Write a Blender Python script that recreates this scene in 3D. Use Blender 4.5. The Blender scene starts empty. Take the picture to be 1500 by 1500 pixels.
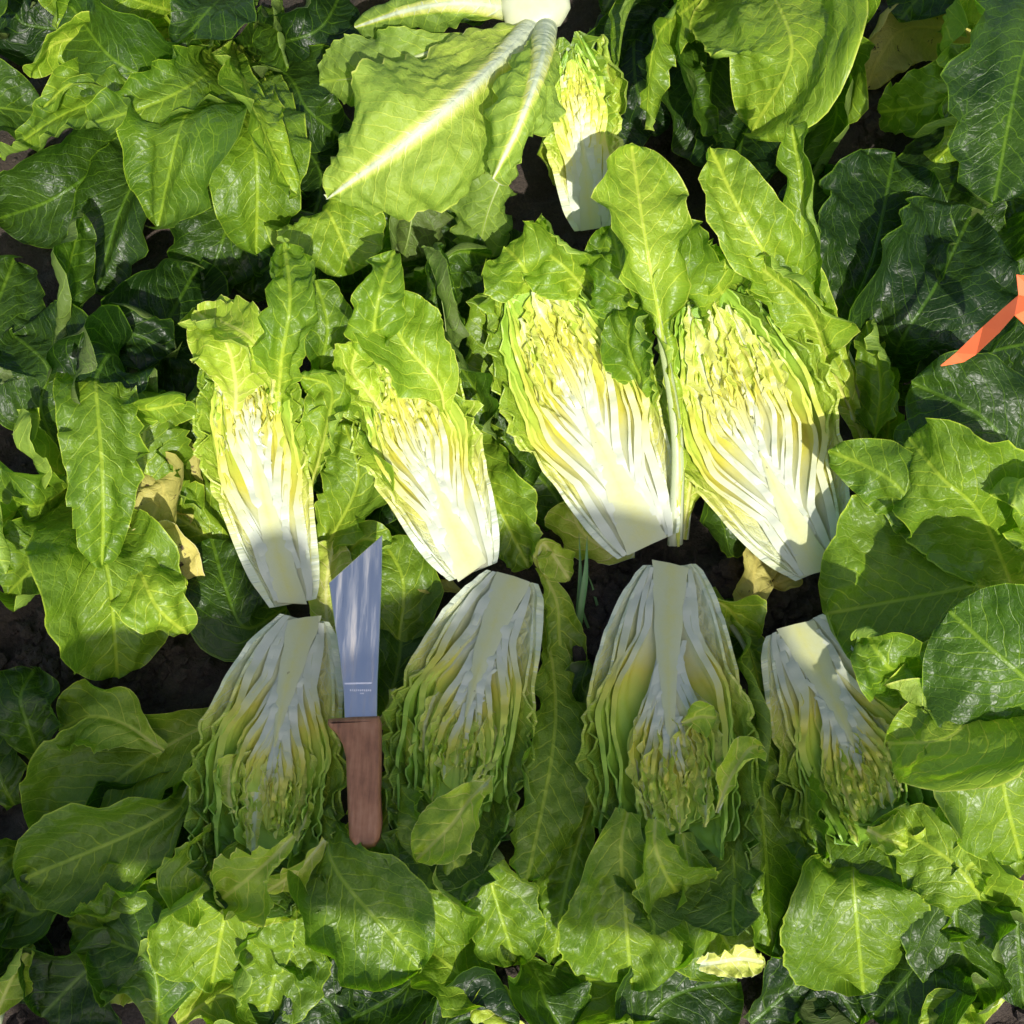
import bpy, math, random
import numpy as np
from mathutils import Vector

# ------------------------------------------------------------------ camera, sky, sun, exposure
sc = bpy.context.scene
col = sc.collection
FOV = math.radians(46.0)
CAM = Vector((0.0, -0.42, 1.25)); AIM = Vector((0.0, 0.0, 0.10))
fwd = (AIM - CAM).normalized(); right = fwd.cross(Vector((0, 0, 1))).normalized(); upv = right.cross(fwd)
cd = bpy.data.cameras.new('camera'); cam = bpy.data.objects.new('camera', cd); col.objects.link(cam)
cam.location = CAM; cam.rotation_euler = fwd.to_track_quat('-Z', 'Y').to_euler()
cd.sensor_fit = 'HORIZONTAL'; cd.angle = FOV; cd.clip_start = 0.01; cd.clip_end = 300
sc.camera = cam
SUN = Vector((0.24, -0.97, 1.0)).normalized()            # towards the sun
w = bpy.data.worlds.new('World'); sc.world = w; w.use_nodes = True
nt = w.node_tree; bg = nt.nodes['Background']
sky = nt.nodes.new('ShaderNodeTexSky'); sky.sky_type = 'NISHITA'; sky.sun_disc = False
sky.air_density = .8; sky.dust_density = 2.0; sky.ozone_density = .4
sky.sun_elevation = math.asin(SUN.z); sky.sun_rotation = math.atan2(SUN.x, SUN.y)
nt.links.new(sky.outputs[0], bg.inputs[0]); bg.inputs[1].default_value = 0.14
sd = bpy.data.lights.new('sun', 'SUN'); so = bpy.data.objects.new('sun', sd); col.objects.link(so)
sd.energy = 4.0; sd.angle = math.radians(0.53); sd.color = (1.0, 0.96, 0.90)
so.rotation_euler = SUN.to_track_quat('Z', 'Y').to_euler(); so.location = (0, -1, 4)
sc.view_settings.view_transform = 'Standard'; sc.view_settings.look = 'None'
sc.view_settings.exposure = 0.52; sc.view_settings.gamma = 1.0; sc.view_settings.use_curve_mapping = False
sc.render.engine = 'CYCLES'; sc.cycles.use_denoising = True
sc.cycles.max_bounces = 6; sc.cycles.diffuse_bounces = 4; sc.cycles.transmission_bounces = 4; sc.cycles.glossy_bounces = 2
sc.cycles.use_adaptive_sampling = True; sc.cycles.adaptive_threshold = 0.02

TF = math.tan(FOV / 2)
def P(px, py, z):
    """photo pixel (1500 wide) -> the point at height z (metres) it looks at"""
    d = fwd + right * ((px - 750) / 750 * TF) - upv * ((py - 750) / 750 * TF)
    return CAM + d * ((z - CAM.z) / d.z)
def mpp(z):                                              # metres per photo pixel at that height
    return (CAM.z - z) / -fwd.z * TF / 750

# ------------------------------------------------------------------ materials
def newmat(name):
    m = bpy.data.materials.new(name); m.use_nodes = True
    t = m.node_tree; t.nodes.clear()
    return m, t
class NT:
    def __init__(s, t): s.t = t
    def n(s, typ, **kw):
        x = s.t.nodes.new('ShaderNode' + typ)
        for k, v in kw.items(): setattr(x, k, v)
        return x
    def l(s, a, b): s.t.links.new(a, b)
    def put(s, sock, v):
        if hasattr(v, 'is_linked') or isinstance(v, bpy.types.NodeSocket): s.l(v, sock)
        else: sock.default_value = v
    def math(s, op, a, b=0.0, c=0.0, clamp=False):
        x = s.n('Math', operation=op, use_clamp=clamp)
        for i, v in enumerate((a, b, c)): s.put(x.inputs[i], v)
        return x.outputs[0]
    def ss(s, v, a, b, lo=0.0, hi=1.0):
        x = s.n('MapRange', interpolation_type='SMOOTHSTEP')
        for i, q in enumerate((v, a, b, lo, hi)): s.put(x.inputs[i], q)
        return x.outputs[0]
    def mix(s, f, a, b):
        x = s.n('Mix', data_type='RGBA')
        s.put(x.inputs[0], f)
        for i, v in ((6, a), (7, b)):
            s.put(x.inputs[i], v if not isinstance(v, tuple) else (*v, 1))
        return x.outputs[2]
    def noise(s, vec, scale, detail=3, rough=0.55, dist=0):
        x = s.n('TexNoise'); s.l(vec, x.inputs['Vector'])
        x.inputs['Scale'].default_value = scale; x.inputs['Detail'].default_value = detail
        x.inputs['Roughness'].default_value = rough; x.inputs['Distortion'].default_value = dist
        return x.outputs['Fac']
    def ramp(s, f, stops):
        x = s.n('ValToRGB'); s.put(x.inputs[0], f); e = x.color_ramp.elements
        while len(e) < len(stops): e.new(0.5)
        for k, (p, c) in enumerate(stops): e[k].position = p; e[k].color = (*c, 1)
        return x.outputs[0]

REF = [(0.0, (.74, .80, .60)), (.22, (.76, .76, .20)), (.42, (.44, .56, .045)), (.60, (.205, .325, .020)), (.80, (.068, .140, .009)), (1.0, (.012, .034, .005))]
TRA = [(0.0, (.85, .88, .55)), (.22, (.85, .80, .08)), (.42, (.54, .78, .02)), (.60, (.31, .62, .008)), (.80, (.17, .45, .005)), (1.0, (.05, .17, .003))]

def leaf_material(name, old=False, vein=1.0):
    m, t = newmat(name); N = NT(t)
    out = N.n('OutputMaterial')
    lc = N.n('UVMap', uv_map='leaf').outputs[0]          # cm across, cm along the leaf
    vc = N.n('UVMap', uv_map='vein').outputs[0]          # side vein count, 0..1 along
    nc = N.n('UVMap', uv_map='norm').outputs[0]          # -1..1 across, 0..1 along
    tone = N.n('Attribute', attribute_name='tone').outputs['Fac']
    rnd = N.n('ObjectInfo').outputs['Random']
    wob = N.noise(lc, .35, 2)
    # side veins
    sv = N.n('SeparateXYZ'); N.l(vc, sv.inputs[0])
    sl = N.n('SeparateXYZ'); N.l(lc, sl.inputs[0])
    sn = N.n('SeparateXYZ'); N.l(nc, sn.inputs[0])
    ax = N.math('ABSOLUTE', sl.outputs[0])
    au = N.math('ABSOLUTE', sn.outputs[0])
    T = N.math('ADD', sv.outputs[0], N.math('MULTIPLY', wob, 1.1))
    d2 = N.math('ABSOLUTE', N.math('SUBTRACT', N.math('FRACT', T), .5))     # 0 on the vein
    w2 = N.math('MULTIPLY_ADD', ax, -.0055, .062)
    sec = N.ss(N.math('DIVIDE', d2, N.math('MAXIMUM', w2, .022)), 1.25, .35)
    # net of small veins
    nz = N.n('TexNoise'); N.l(lc, nz.inputs['Vector']); nz.inputs['Scale'].default_value = .9; nz.inputs['Detail'].default_value = 2
    vm = N.n('VectorMath', operation='MULTIPLY_ADD'); N.l(nz.outputs['Color'], vm.inputs[0]); vm.inputs[1].default_value = (.9, .9, 0); N.l(lc, vm.inputs[2])
    def vor(scale):
        v = N.n('TexVoronoi', feature='DISTANCE_TO_EDGE', voronoi_dimensions='2D'); N.l(vm.outputs[0], v.inputs['Vector']); v.inputs['Scale'].default_value = scale
        return v.outputs['Distance']
    v1, v2 = vor(.50), vor(2.0)
    vm_ = N.math('MULTIPLY', N.ss(N.noise(lc, .16, 2), .35, .65), N.math('MULTIPLY_ADD', rnd, .6, .4))
    ter = N.math('MULTIPLY', N.ss(v1, .05, .012), N.math('MULTIPLY', vm_, .7))
    qua = N.math('MULTIPLY', N.ss(v2, .09, .02), .28)
    veins = N.math('MAXIMUM', sec, N.math('MAXIMUM', ter, qua))
    veins = N.math('MULTIPLY', veins, vein, clamp=True)
    mid = N.ss(ax, .28, .08)
    veins = N.math('MAXIMUM', veins, mid)
    marg = N.ss(au, .965, .995)  # pale rim: light catching the leaf edge, put into the tone
    patch = N.noise(lc, .22, 3, .6)
    tn = N.math('ADD', tone, N.math('MULTIPLY_ADD', patch, .22, -.11))
    tn = N.math('ADD', tn, N.math('MULTIPLY_ADD', rnd, .10, -.05))
    tv = N.math('SUBTRACT', tn, N.math('MULTIPLY', veins, .15))
    tv = N.math('SUBTRACT', tv, N.math('MULTIPLY', marg, .24), clamp=True)
    tw = N.math('SUBTRACT', tv, N.math('MULTIPLY', veins, .12), clamp=True)
    if old:
        REFo = [(0, (.80, .76, .45)), (.3, (.72, .62, .16)), (.55, (.55, .50, .13)), (.8, (.34, .36, .10)), (1, (.16, .11, .05))]
        TRAo = [(0, (.8, .75, .35)), (.3, (.8, .62, .05)), (.55, (.6, .5, .04)), (.8, (.34, .38, .03)), (1, (.12, .07, .02))]
        rcol = N.ramp(tv, REFo); tcol = N.ramp(tv, TRAo)
        spot = N.ss(N.noise(lc, .45, 5, .7), .60, .66)
        rcol = N.mix(spot, rcol, (.09, .055, .03)); tcol = N.mix(spot, tcol, (.05, .03, .01))
    else:
        rcol = N.ramp(tv, REF); tcol = N.ramp(tw, TRA)
    dirt = N.math('MULTIPLY', N.ss(N.noise(lc, 1.7, 4, .6), .70, .76), .55)
    rcol = N.mix(dirt, rcol, (.10, .07, .035)); tcol = N.mix(dirt, tcol, (.06, .05, .01))
    back = N.n('NewGeometry').outputs['Backfacing']
    rcol = N.mix(N.math('MULTIPLY', back, .22), rcol, (.40, .50, .13))
    # fine relief: veins sunk, the skin puffed between them
    h = N.math('MULTIPLY', veins, -.4)
    h = N.math('ADD', h, N.math('MULTIPLY', N.ss(v1, 0, .5), 1.15))
    h = N.math('ADD', h, N.math('MULTIPLY', N.ss(v2, 0, .4), .10))
    h = N.math('ADD', h, N.math('MULTIPLY', N.noise(lc, 1.3, 2), .35))
    bump = N.n('Bump'); bump.inputs['Strength'].default_value = .5; bump.inputs['Distance'].default_value = .0026
    N.l(h, bump.inputs['Height'])
    p = N.n('BsdfPrincipled'); N.l(rcol, p.inputs['Base Color']); N.l(bump.outputs[0], p.inputs['Normal'])
    ro = N.math('MULTIPLY_ADD', N.noise(lc, .8, 4, .6), .26, .25 if not old else .45)
    ro = N.math('MULTIPLY_ADD', back, .15, ro)
    N.l(ro, p.inputs['Roughness']); p.inputs['Specular IOR Level'].default_value = .38
    tr = N.n('BsdfTranslucent'); N.l(tcol, tr.inputs[0]); N.l(bump.outputs[0], tr.inputs['Normal'])
    mx = N.n('MixShader'); mx.inputs[0].default_value = .34
    N.l(p.outputs[0], mx.inputs[1]); N.l(tr.outputs[0], mx.inputs[2]); N.l(mx.outputs[0], out.inputs[0])
    return m

def flesh_material(name, rib=False):
    """pale watery flesh of ribs, cut layers and cores; 'tone' carries white -> yellow -> green along the leaf"""
    m, t = newmat(name); N = NT(t)
    out = N.n('OutputMaterial'); tc = N.n('TexCoord').outputs['Object']
    tone = N.n('Attribute', attribute_name='tone').outputs['Fac']
    mp = N.n('Mapping'); N.l(tc, mp.inputs[0]); mp.inputs['Scale'].default_value = (1, 1, 1)
    a = N.noise(mp.outputs[0], 60, 4, .6); b = N.noise(mp.outputs[0], 420, 3)
    tn = N.math('ADD', tone, N.math('MULTIPLY_ADD', a, .12, -.06), clamp=True)
    FR = [(0.0, (.66, .69, .55)), (.10, (.66, .68, .39)), (.22, (.72, .68, .10)), (.34, (.60, .70, .09)), (.46, (.40, .61, .06)), (.62, (.17, .34, .025)), (.80, (.07, .16, .012)), (1.0, (.035, .10, .015))]
    FT = [(0.0, (.85, .88, .62)), (.10, (.85, .86, .42)), (.22, (.86, .78, .07)), (.42, (.64, .80, .03)), (.60, (.40, .68, .015)), (.80, (.26, .5, .01)), (1.0, (.13, .36, .008))]
    if rib:
        FR = [(0.0, (.60, .63, .50)), (.25, (.50, .57, .27)), (.5, (.32, .43, .09)), (1.0, (.10, .19, .03))]; FT = [(0.0, (.7, .75, .5)), (.3, (.6, .7, .15)), (1.0, (.2, .36, .02))]
    c = N.ramp(tn, FR); ct = N.ramp(tn, FT)
    spk = N.ss(N.noise(tc, 150, 3, .5), .74, .78)
    c = N.mix(N.math('MULTIPLY', spk, .7), c, (.16, .10, .05)); fib = N.noise(tc, 900, 2)
    bump = N.n('Bump'); bump.inputs['Strength'].default_value = .45; bump.inputs['Distance'].default_value = .0012
    N.l(N.math('ADD', a, N.math('MULTIPLY', b, .4)), bump.inputs['Height'])
    p = N.n('BsdfPrincipled'); N.l(c, p.inputs['Base Color']); N.l(bump.outputs[0], p.inputs['Normal'])
    N.l(N.math('MULTIPLY_ADD', b, .25, .26), p.inputs['Roughness'])
    tr = N.n('BsdfTranslucent'); N.l(ct, tr.inputs[0])
    mx = N.n('MixShader'); mx.inputs[0].default_value = .32
    N.l(p.outputs[0], mx.inputs[1]); N.l(tr.outputs[0], mx.inputs[2]); N.l(mx.outputs[0], out.inputs[0])
    return m

def simple(name, fn):
    m, t = newmat(name); N = NT(t); out = N.n('OutputMaterial'); p = N.n('BsdfPrincipled')
    N.l(p.outputs[0], out.inputs[0]); fn(N, p); return m
def soil_fn(N, p):
    tc = N.n('TexCoord').outputs['Object']
    a = N.noise(tc, 30, 6, .65); b = N.noise(tc, 260, 4, .7)
    N.l(N.ramp(N.math('MULTIPLY_ADD', b, .5, N.math('MULTIPLY', a, .5)), [(.25, (.022, .016, .012)), (.55, (.065, .047, .034)), (.8, (.15, .11, .08))]), p.inputs['Base Color'])
    bump = N.n('Bump'); bump.inputs['Strength'].default_value = 1; bump.inputs['Distance'].default_value = .006
    N.l(N.math('ADD', a, b), bump.inputs['Height']); N.l(bump.outputs[0], p.inputs['Normal']); p.inputs['Roughness'].default_value = .9
def blade_fn(N, p):
    tc = N.n('TexCoord').outputs['Object']
    mp = N.n('Mapping'); N.l(tc, mp.inputs[0]); mp.inputs['Scale'].default_value = (700, 12, 40)
    br = N.noise(mp.outputs[0], 1, 3)
    mp2 = N.n('Mapping'); N.l(tc, mp2.inputs[0]); mp2.inputs['Scale'].default_value = (120, 9, 40)
    sm = N.ss(N.noise(mp2.outputs[0], 1, 5, .65), .44, .80)
    sy = N.n('SeparateXYZ'); N.l(tc, sy.inputs[0])
    sm = N.math('MULTIPLY', sm, N.ss(sy.outputs[1], .075, .125))          # sap and soil smears on the far part
    N.l(N.mix(sm, (.55, .57, .60), (.50, .44, .38)), p.inputs['Base Color'])
    N.l(N.math('SUBTRACT', 1, N.math('MULTIPLY', sm, .6)), p.inputs['Metallic'])
    N.l(N.math('MULTIPLY_ADD', br, .12, N.math('MULTIPLY_ADD', sm, .25, .24)), p.inputs['Roughness'])
    bump = N.n('Bump'); bump.inputs['Strength'].default_value = .12; bump.inputs['Distance'].default_value = .0004
    N.l(br, bump.inputs['Height']); N.l(bump.outputs[0], p.inputs['Normal'])
def handle_fn(N, p):
    tc = N.n('TexCoord').outputs['Object']
    mp = N.n('Mapping'); N.l(tc, mp.inputs[0]); mp.inputs['Scale'].default_value = (260, 30, 200)
    g = N.noise(mp.outputs[0], 1, 5, .6); d = N.noise(tc, 45, 4, .6)
    N.l(N.ramp(N.math('MULTIPLY_ADD', g, .55, N.math('MULTIPLY', d, .45)), [(.3, (.14, .055, .022)), (.5, (.29, .125, .055)), (.75, (.42, .21, .11))]), p.inputs['Base Color'])
    bump = N.n('Bump'); bump.inputs['Strength'].default_value = .35; bump.inputs['Distance'].default_value = .0012
    N.l(g, bump.inputs['Height']); N.l(bump.outputs[0], p.inputs['Normal']); p.inputs['Roughness'].default_value = .55
def tape_fn(N, p):
    tc = N.n('TexCoord').outputs['Object']
    N.l(N.mix(N.noise(tc, 40, 3), (.90, .13, .035), (.95, .20, .06)), p.inputs['Base Color']); p.inputs['Roughness'].default_value = .42
def flat(c, r=.7):
    def f(N, p):
        tc = N.n('TexCoord').outputs['Object']; a = N.noise(tc, 90, 4)
        N.l(N.mix(a, tuple(x * .75 for x in c), tuple(min(1, x * 1.2) for x in c)), p.inputs['Base Color']); p.inputs['Roughness'].default_value = r
    return f
M = dict(leaf=leaf_material('lettuce_leaf_skin'), inner=leaf_material('heart_leaf_skin', vein=.55), old=leaf_material('wilted_leaf_skin', old=True, vein=.8),
         flesh=flesh_material('lettuce_flesh'), rib=flesh_material('leaf_rib', True), soil=simple('field_soil', soil_fn), blade=simple('smeared_steel', blade_fn),
         handle=simple('brown_handle', handle_fn), tape=simple('orange_plastic', tape_fn), cutend=simple('browned_cut', flat((.42, .33, .18), .5)), etch=simple('pale_etching', flat((.75, .72, .72))),
         grass=simple('grass_green', flat((.10, .22, .06), .5)), cloth=simple('blue_cotton', flat((.05, .08, .16))), skin=simple('skin', flat((.45, .27, .19), .5)),
         straw=simple('straw', flat((.55, .42, .22))), black=simple('black_glass', flat((.02, .02, .02), .2)))

# ------------------------------------------------------------------ objects
def link(o, parent=None):
    col.objects.link(o)
    if parent is not None: o.parent = parent
    return o
def tag(o, label, cat, group=None):
    o['label'] = label; o['category'] = cat
    if group: o['group'] = group
    return o
def thing(name, loc, label, cat, group=None):
    o = bpy.data.objects.new(name, None); o.location = loc; o.empty_display_size = .02
    return tag(link(o), label, cat, group)
def mesh_obj(name, verts, faces, mat, parent=None, tone=None, uvs=None, smooth=True):
    me = bpy.data.meshes.new(name)
    me.from_pydata(np.asarray(verts).tolist(), [], [list(map(int, f)) for f in faces])
    if tone is not None:
        a = me.attributes.new('tone', 'FLOAT', 'POINT'); a.data.foreach_set('value', np.asarray(tone, dtype=np.float32).ravel())
    if uvs:
        li = np.empty(len(me.loops), dtype=np.int32); me.loops.foreach_get('vertex_index', li)
        for k, uv in uvs.items():
            l = me.uv_layers.new(name=k); l.data.foreach_set('uv', np.asarray(uv, dtype=np.float32)[li].ravel())
    if smooth: me.polygons.foreach_set('use_smooth', np.ones(len(me.polygons), dtype=bool))
    me.materials.append(mat); me.update()
    return link(bpy.data.objects.new(name, me), parent)

def sstep(x, a, b):
    t = np.clip((np.asarray(x, float) - a) / (b - a), 0, 1); return t * t * (3 - 2 * t)
class Wave:
    """smooth random 1-D function about -1..1"""
    def __init__(s, rng, freqs):
        s.c = [(f * rng.uniform(.8, 1.25), rng.uniform(0, 6.283), rng.uniform(.6, 1)) for f in freqs]
        s.n = sum(c[2] for c in s.c) * .7
    def __call__(s, x):
        return sum(a * np.sin(6.283 * f * x + p) for f, p, a in s.c) / s.n

def spline(pts, ts):
    """Catmull-Rom through pts, sampled at arc-length fractions ts"""
    p = np.array(pts, float)
    if len(p) == 2: p = np.array([p[0], (p[0] + p[1]) / 2, p[1]])
    q = np.vstack([2 * p[0] - p[1], p, 2 * p[-1] - p[-2]])
    out = []
    for i in range(1, len(q) - 2):
        for t in np.linspace(0, 1, 24, endpoint=False):
            a, b, c, d = q[i - 1], q[i], q[i + 1], q[i + 2]
            out.append(.5 * (2 * b + (c - a) * t + (2 * a - 5 * b + 4 * c - d) * t * t + (3 * b - a - 3 * c + d) * t ** 3))
    out.append(p[-1]); out = np.array(out)
    s = np.concatenate([[0], np.cumsum(np.linalg.norm(np.diff(out, axis=0), axis=1))])
    L = s[-1]
    return np.stack([np.interp(np.asarray(ts) * L, s, out[:, k]) for k in range(3)], 1), L
def nrm(a): return a / np.maximum(np.linalg.norm(a, axis=-1, keepdims=True), 1e-9)
def frames(C, hint, at):
    T = nrm(np.gradient(C, axis=0)); n = len(C); N = np.zeros_like(T)
    k = int(at * (n - 1)); h = np.array(hint, float)
    v = h - T[k] * (h @ T[k]); N[k] = v / max(np.linalg.norm(v), 1e-6)
    for rng_, st in ((range(k + 1, n), -1), (range(k - 1, -1, -1), 1)):
        for i in rng_:
            v = N[i + st] - T[i] * (N[i + st] @ T[i]); N[i] = v / max(np.linalg.norm(v), 1e-6)
    return T, N, np.cross(T, N)

def profile(kind, v):
    if kind == 'round':  b, pk, e, base = .55, .62, .50, .16
    elif kind == 'spoon': b, pk, e, base = 1.5, .74, .50, .10
    elif kind == 'stalk': return np.where(v < .82, .05 + .95 * sstep(v, .42, .82), np.maximum(1 - (np.clip((v - .82) / .18, 0, 1)) ** 2.1, 0) ** .5)
    elif kind == 'lance': b, pk, e, base = .8, .50, .85, .22
    elif kind == 'strap': b, pk, e, base = .35, .50, .40, .55
    else:                 b, pk, e, base = .85, .66, .52, .20
    up = base + (1 - base) * np.sin(np.clip(v / pk, 0, 1) * math.pi / 2) ** (1 + b)
    dn = np.maximum(1 - (np.clip((v - pk) / (1 - pk), 0, 1)) ** 2.1, 0) ** e
    return np.where(v < pk, up, dn)

LEAVES = 0
def leaf(parent, org, pts, width, tones=(.55, .85), kind='cos', hint=(0, 0, 1), at=.6, cup=.35, curl=(0, 0), roll=0, twist=0, ruffle=.008, lam=.07, frill=.0,
         blister=.0013, rib=.0035, ribtone=(.08, .5), mat='leaf', seed=None, nu=14, nv=46, jag=.03, name='leaf', space=.018, k2=.9, ribs=True, buckle=1.25, ribpow=1.3, ribflat=.58, band=0.0):
    global LEAVES; LEAVES += 1
    rng = np.random.default_rng(LEAVES * 7 + 13 if seed is None else seed)
    t = np.linspace(0, 1, nv + 1); vs = 1 - (1 - t) ** 1.25
    C, L = spline(pts, vs)
    T, N, B = frames(C, hint, at)
    ang = np.radians(roll + twist * (vs - at))[:, None]
    N, B = N * np.cos(ang) + B * np.sin(ang), B * np.cos(ang) - N * np.sin(ang)
    hw = width / 2 * profile(kind, vs)
    half = np.concatenate([[0.035], np.linspace(.12, 1, nu) ** .9])
    us = np.concatenate([-half[::-1], [0], half])
    wv = Wave(rng, (1.2, 2.3)); jl, jr = Wave(rng, (3, 6.5, 13)), Wave(rng, (3, 6.5, 13))
    cl, cr = Wave(rng, (1.0, 2.1)), Wave(rng, (1.0, 2.1))
    rl, rr = Wave(rng, (.6, 1, 1.7)), Wave(rng, (.6, 1, 1.7)); fl, fr = Wave(rng, (.7, 1, 1.55)), Wave(rng, (.7, 1, 1.55))
    nvv, nuu = len(vs), len(us); mid = len(half)
    lat = np.zeros((nvv, nuu)); nor = np.zeros((nvv, nuu)); alp = np.zeros((nvv, nuu))
    tipfade = sstep(vs, 0, .25)
    for side, cw, cu, jj in ((1, cr, curl[1], jr), (-1, cl, curl[0], jl)):
        h = hw * (1 + jag * jj(vs) * sstep(vs, .1, .4))
        for j in range(1, mid + 1):
            a0, a1 = (0 if j == 1 else half[j - 2]), half[j - 1]
            um = (a0 + a1) / 2
            al = (cup * (1 + .35 * wv(vs)) * um * 1.6 + cu * tipfade * (1 + .45 * cw(vs)) * max(0, (um - .45) / .55) ** 1.3)
            J = mid + side * j; Jp = mid + side * (j - 1); ds = (a1 - a0) * h
            lat[:, J] = lat[:, Jp] + side * np.cos(al) * ds; nor[:, J] = nor[:, Jp] + np.sin(al) * ds; alp[:, J] = side * al
    U = us[None, :] * np.ones((nvv, 1)); V = vs[:, None] * np.ones((1, nuu))
    X = U * hw[:, None]; Y = V * L
    side = np.sign(U)
    T2 = (Y - k2 * np.abs(X) - 6 * X * X) / space + .5 * (U > 0)
    ns = N[:, None, :] * np.cos(alp)[..., None] - B[:, None, :] * np.sin(alp)[..., None]
    au = np.abs(U); ph = Y / lam
    ruf = np.where(U > 0, rr(ph), rl(ph)) * au ** 2.2 * ruffle * sstep(V, .12, .4)
    fri = np.where(U > 0, fr(Y / .013), fl(Y / .013)) * au ** 5 * frill * sstep(V, .15, .4)
    bl = (np.abs(np.sin(math.pi * T2)) ** .8) * (.45 + .55 * np.abs(np.sin(math.pi * X / .019 + Y / .02 + 2 * wv(Y * 9)))) - .45
    bl = bl * blister * sstep(au, .02, .2) * (1 - au ** 6) * sstep(V, .05, .35)
    lump = blister * 1.6 * (np.sin(X / .011 + 3 * wv(Y * 6)) * np.sin(Y / .014 + 2 * wv(X * 8))) * sstep(au, .05, .3)
    bk = 0
    for _ in range(3):
        fx, fy = rng.uniform(-.9, .9), rng.uniform(-1.5, 1.5); bk = bk + np.sin(6.283 * (fx * U + fy * V) + rng.uniform(0, 6.28))
    lump = lump + bk * buckle * .028 * width * sstep(au, 0, .5) * sstep(V, .1, .4)
    if band:
        bw = band * (1 - V) ** .85 + .0012; bm_ = np.maximum(1 - (np.abs(X) / bw) ** 2, 0) ** .6
        lump = lump * (1 - .9 * (bm_ > 0)) - bm_ * bw * .55
    pos = C[:, None, :] + B[:, None, :] * lat[..., None] + N[:, None, :] * nor[..., None] + ns * (ruf + fri + bl + lump)[..., None]
    tone = tones[0] + (tones[1] - tones[0]) * np.clip(sstep(V, .02, .62) * .75 + .25 * sstep(au, .05, .7), 0, 1)
    if band: tone = tone * (1 - bm_ ** .7) + (.03 + .09 * V) * bm_ ** .7
    verts = pos.reshape(-1, 3) - np.array(org)
    idx = np.arange(nvv * nuu).reshape(nvv, nuu)
    F = np.stack([idx[:-1, :-1], idx[:-1, 1:], idx[1:, 1:], idx[1:, :-1]], -1).reshape(-1, 4)
    uv = {'leaf': np.stack([X * 100 + rng.uniform(-1, 1) * 0, Y * 100 + 50 * rng.integers(0, 20)], -1).reshape(-1, 2),
          'vein': np.stack([T2, V], -1).reshape(-1, 2), 'norm': np.stack([U, V], -1).reshape(-1, 2)}
    o = mesh_obj(name, verts, F, M[mat], parent, tone, uv)
    if ribs and rib > 0:
        ns_ = 7; vv = vs[vs < .9]; n = len(vv)
        r = rib * (1 - vv) ** ribpow + .0003; r[-1] *= .2
        th = np.linspace(0, 2 * math.pi, ns_, endpoint=False)
        c = C[:n] - N[:n] * (r * .56)[:, None]
        ring = c[:, None, :] + B[:n, None, :] * (np.cos(th)[None, :] * r[:, None])[..., None] + N[:n, None, :] * (np.sin(th)[None, :] * r[:, None] * ribflat)[..., None]
        id2 = np.arange(n * ns_).reshape(n, ns_); nx = np.roll(id2, -1, axis=1)
        F2 = np.stack([id2[:-1], nx[:-1], nx[1:], id2[1:]], -1).reshape(-1, 4).tolist() + [list(id2[0][::-1]), list(id2[-1])]
        tr = np.repeat(ribtone[0] + (ribtone[1] - ribtone[0]) * vv ** .8, ns_)
        mesh_obj('midrib', ring.reshape(-1, 3) - np.array(org), F2, M['rib'], o, tr)
    return o

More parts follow.
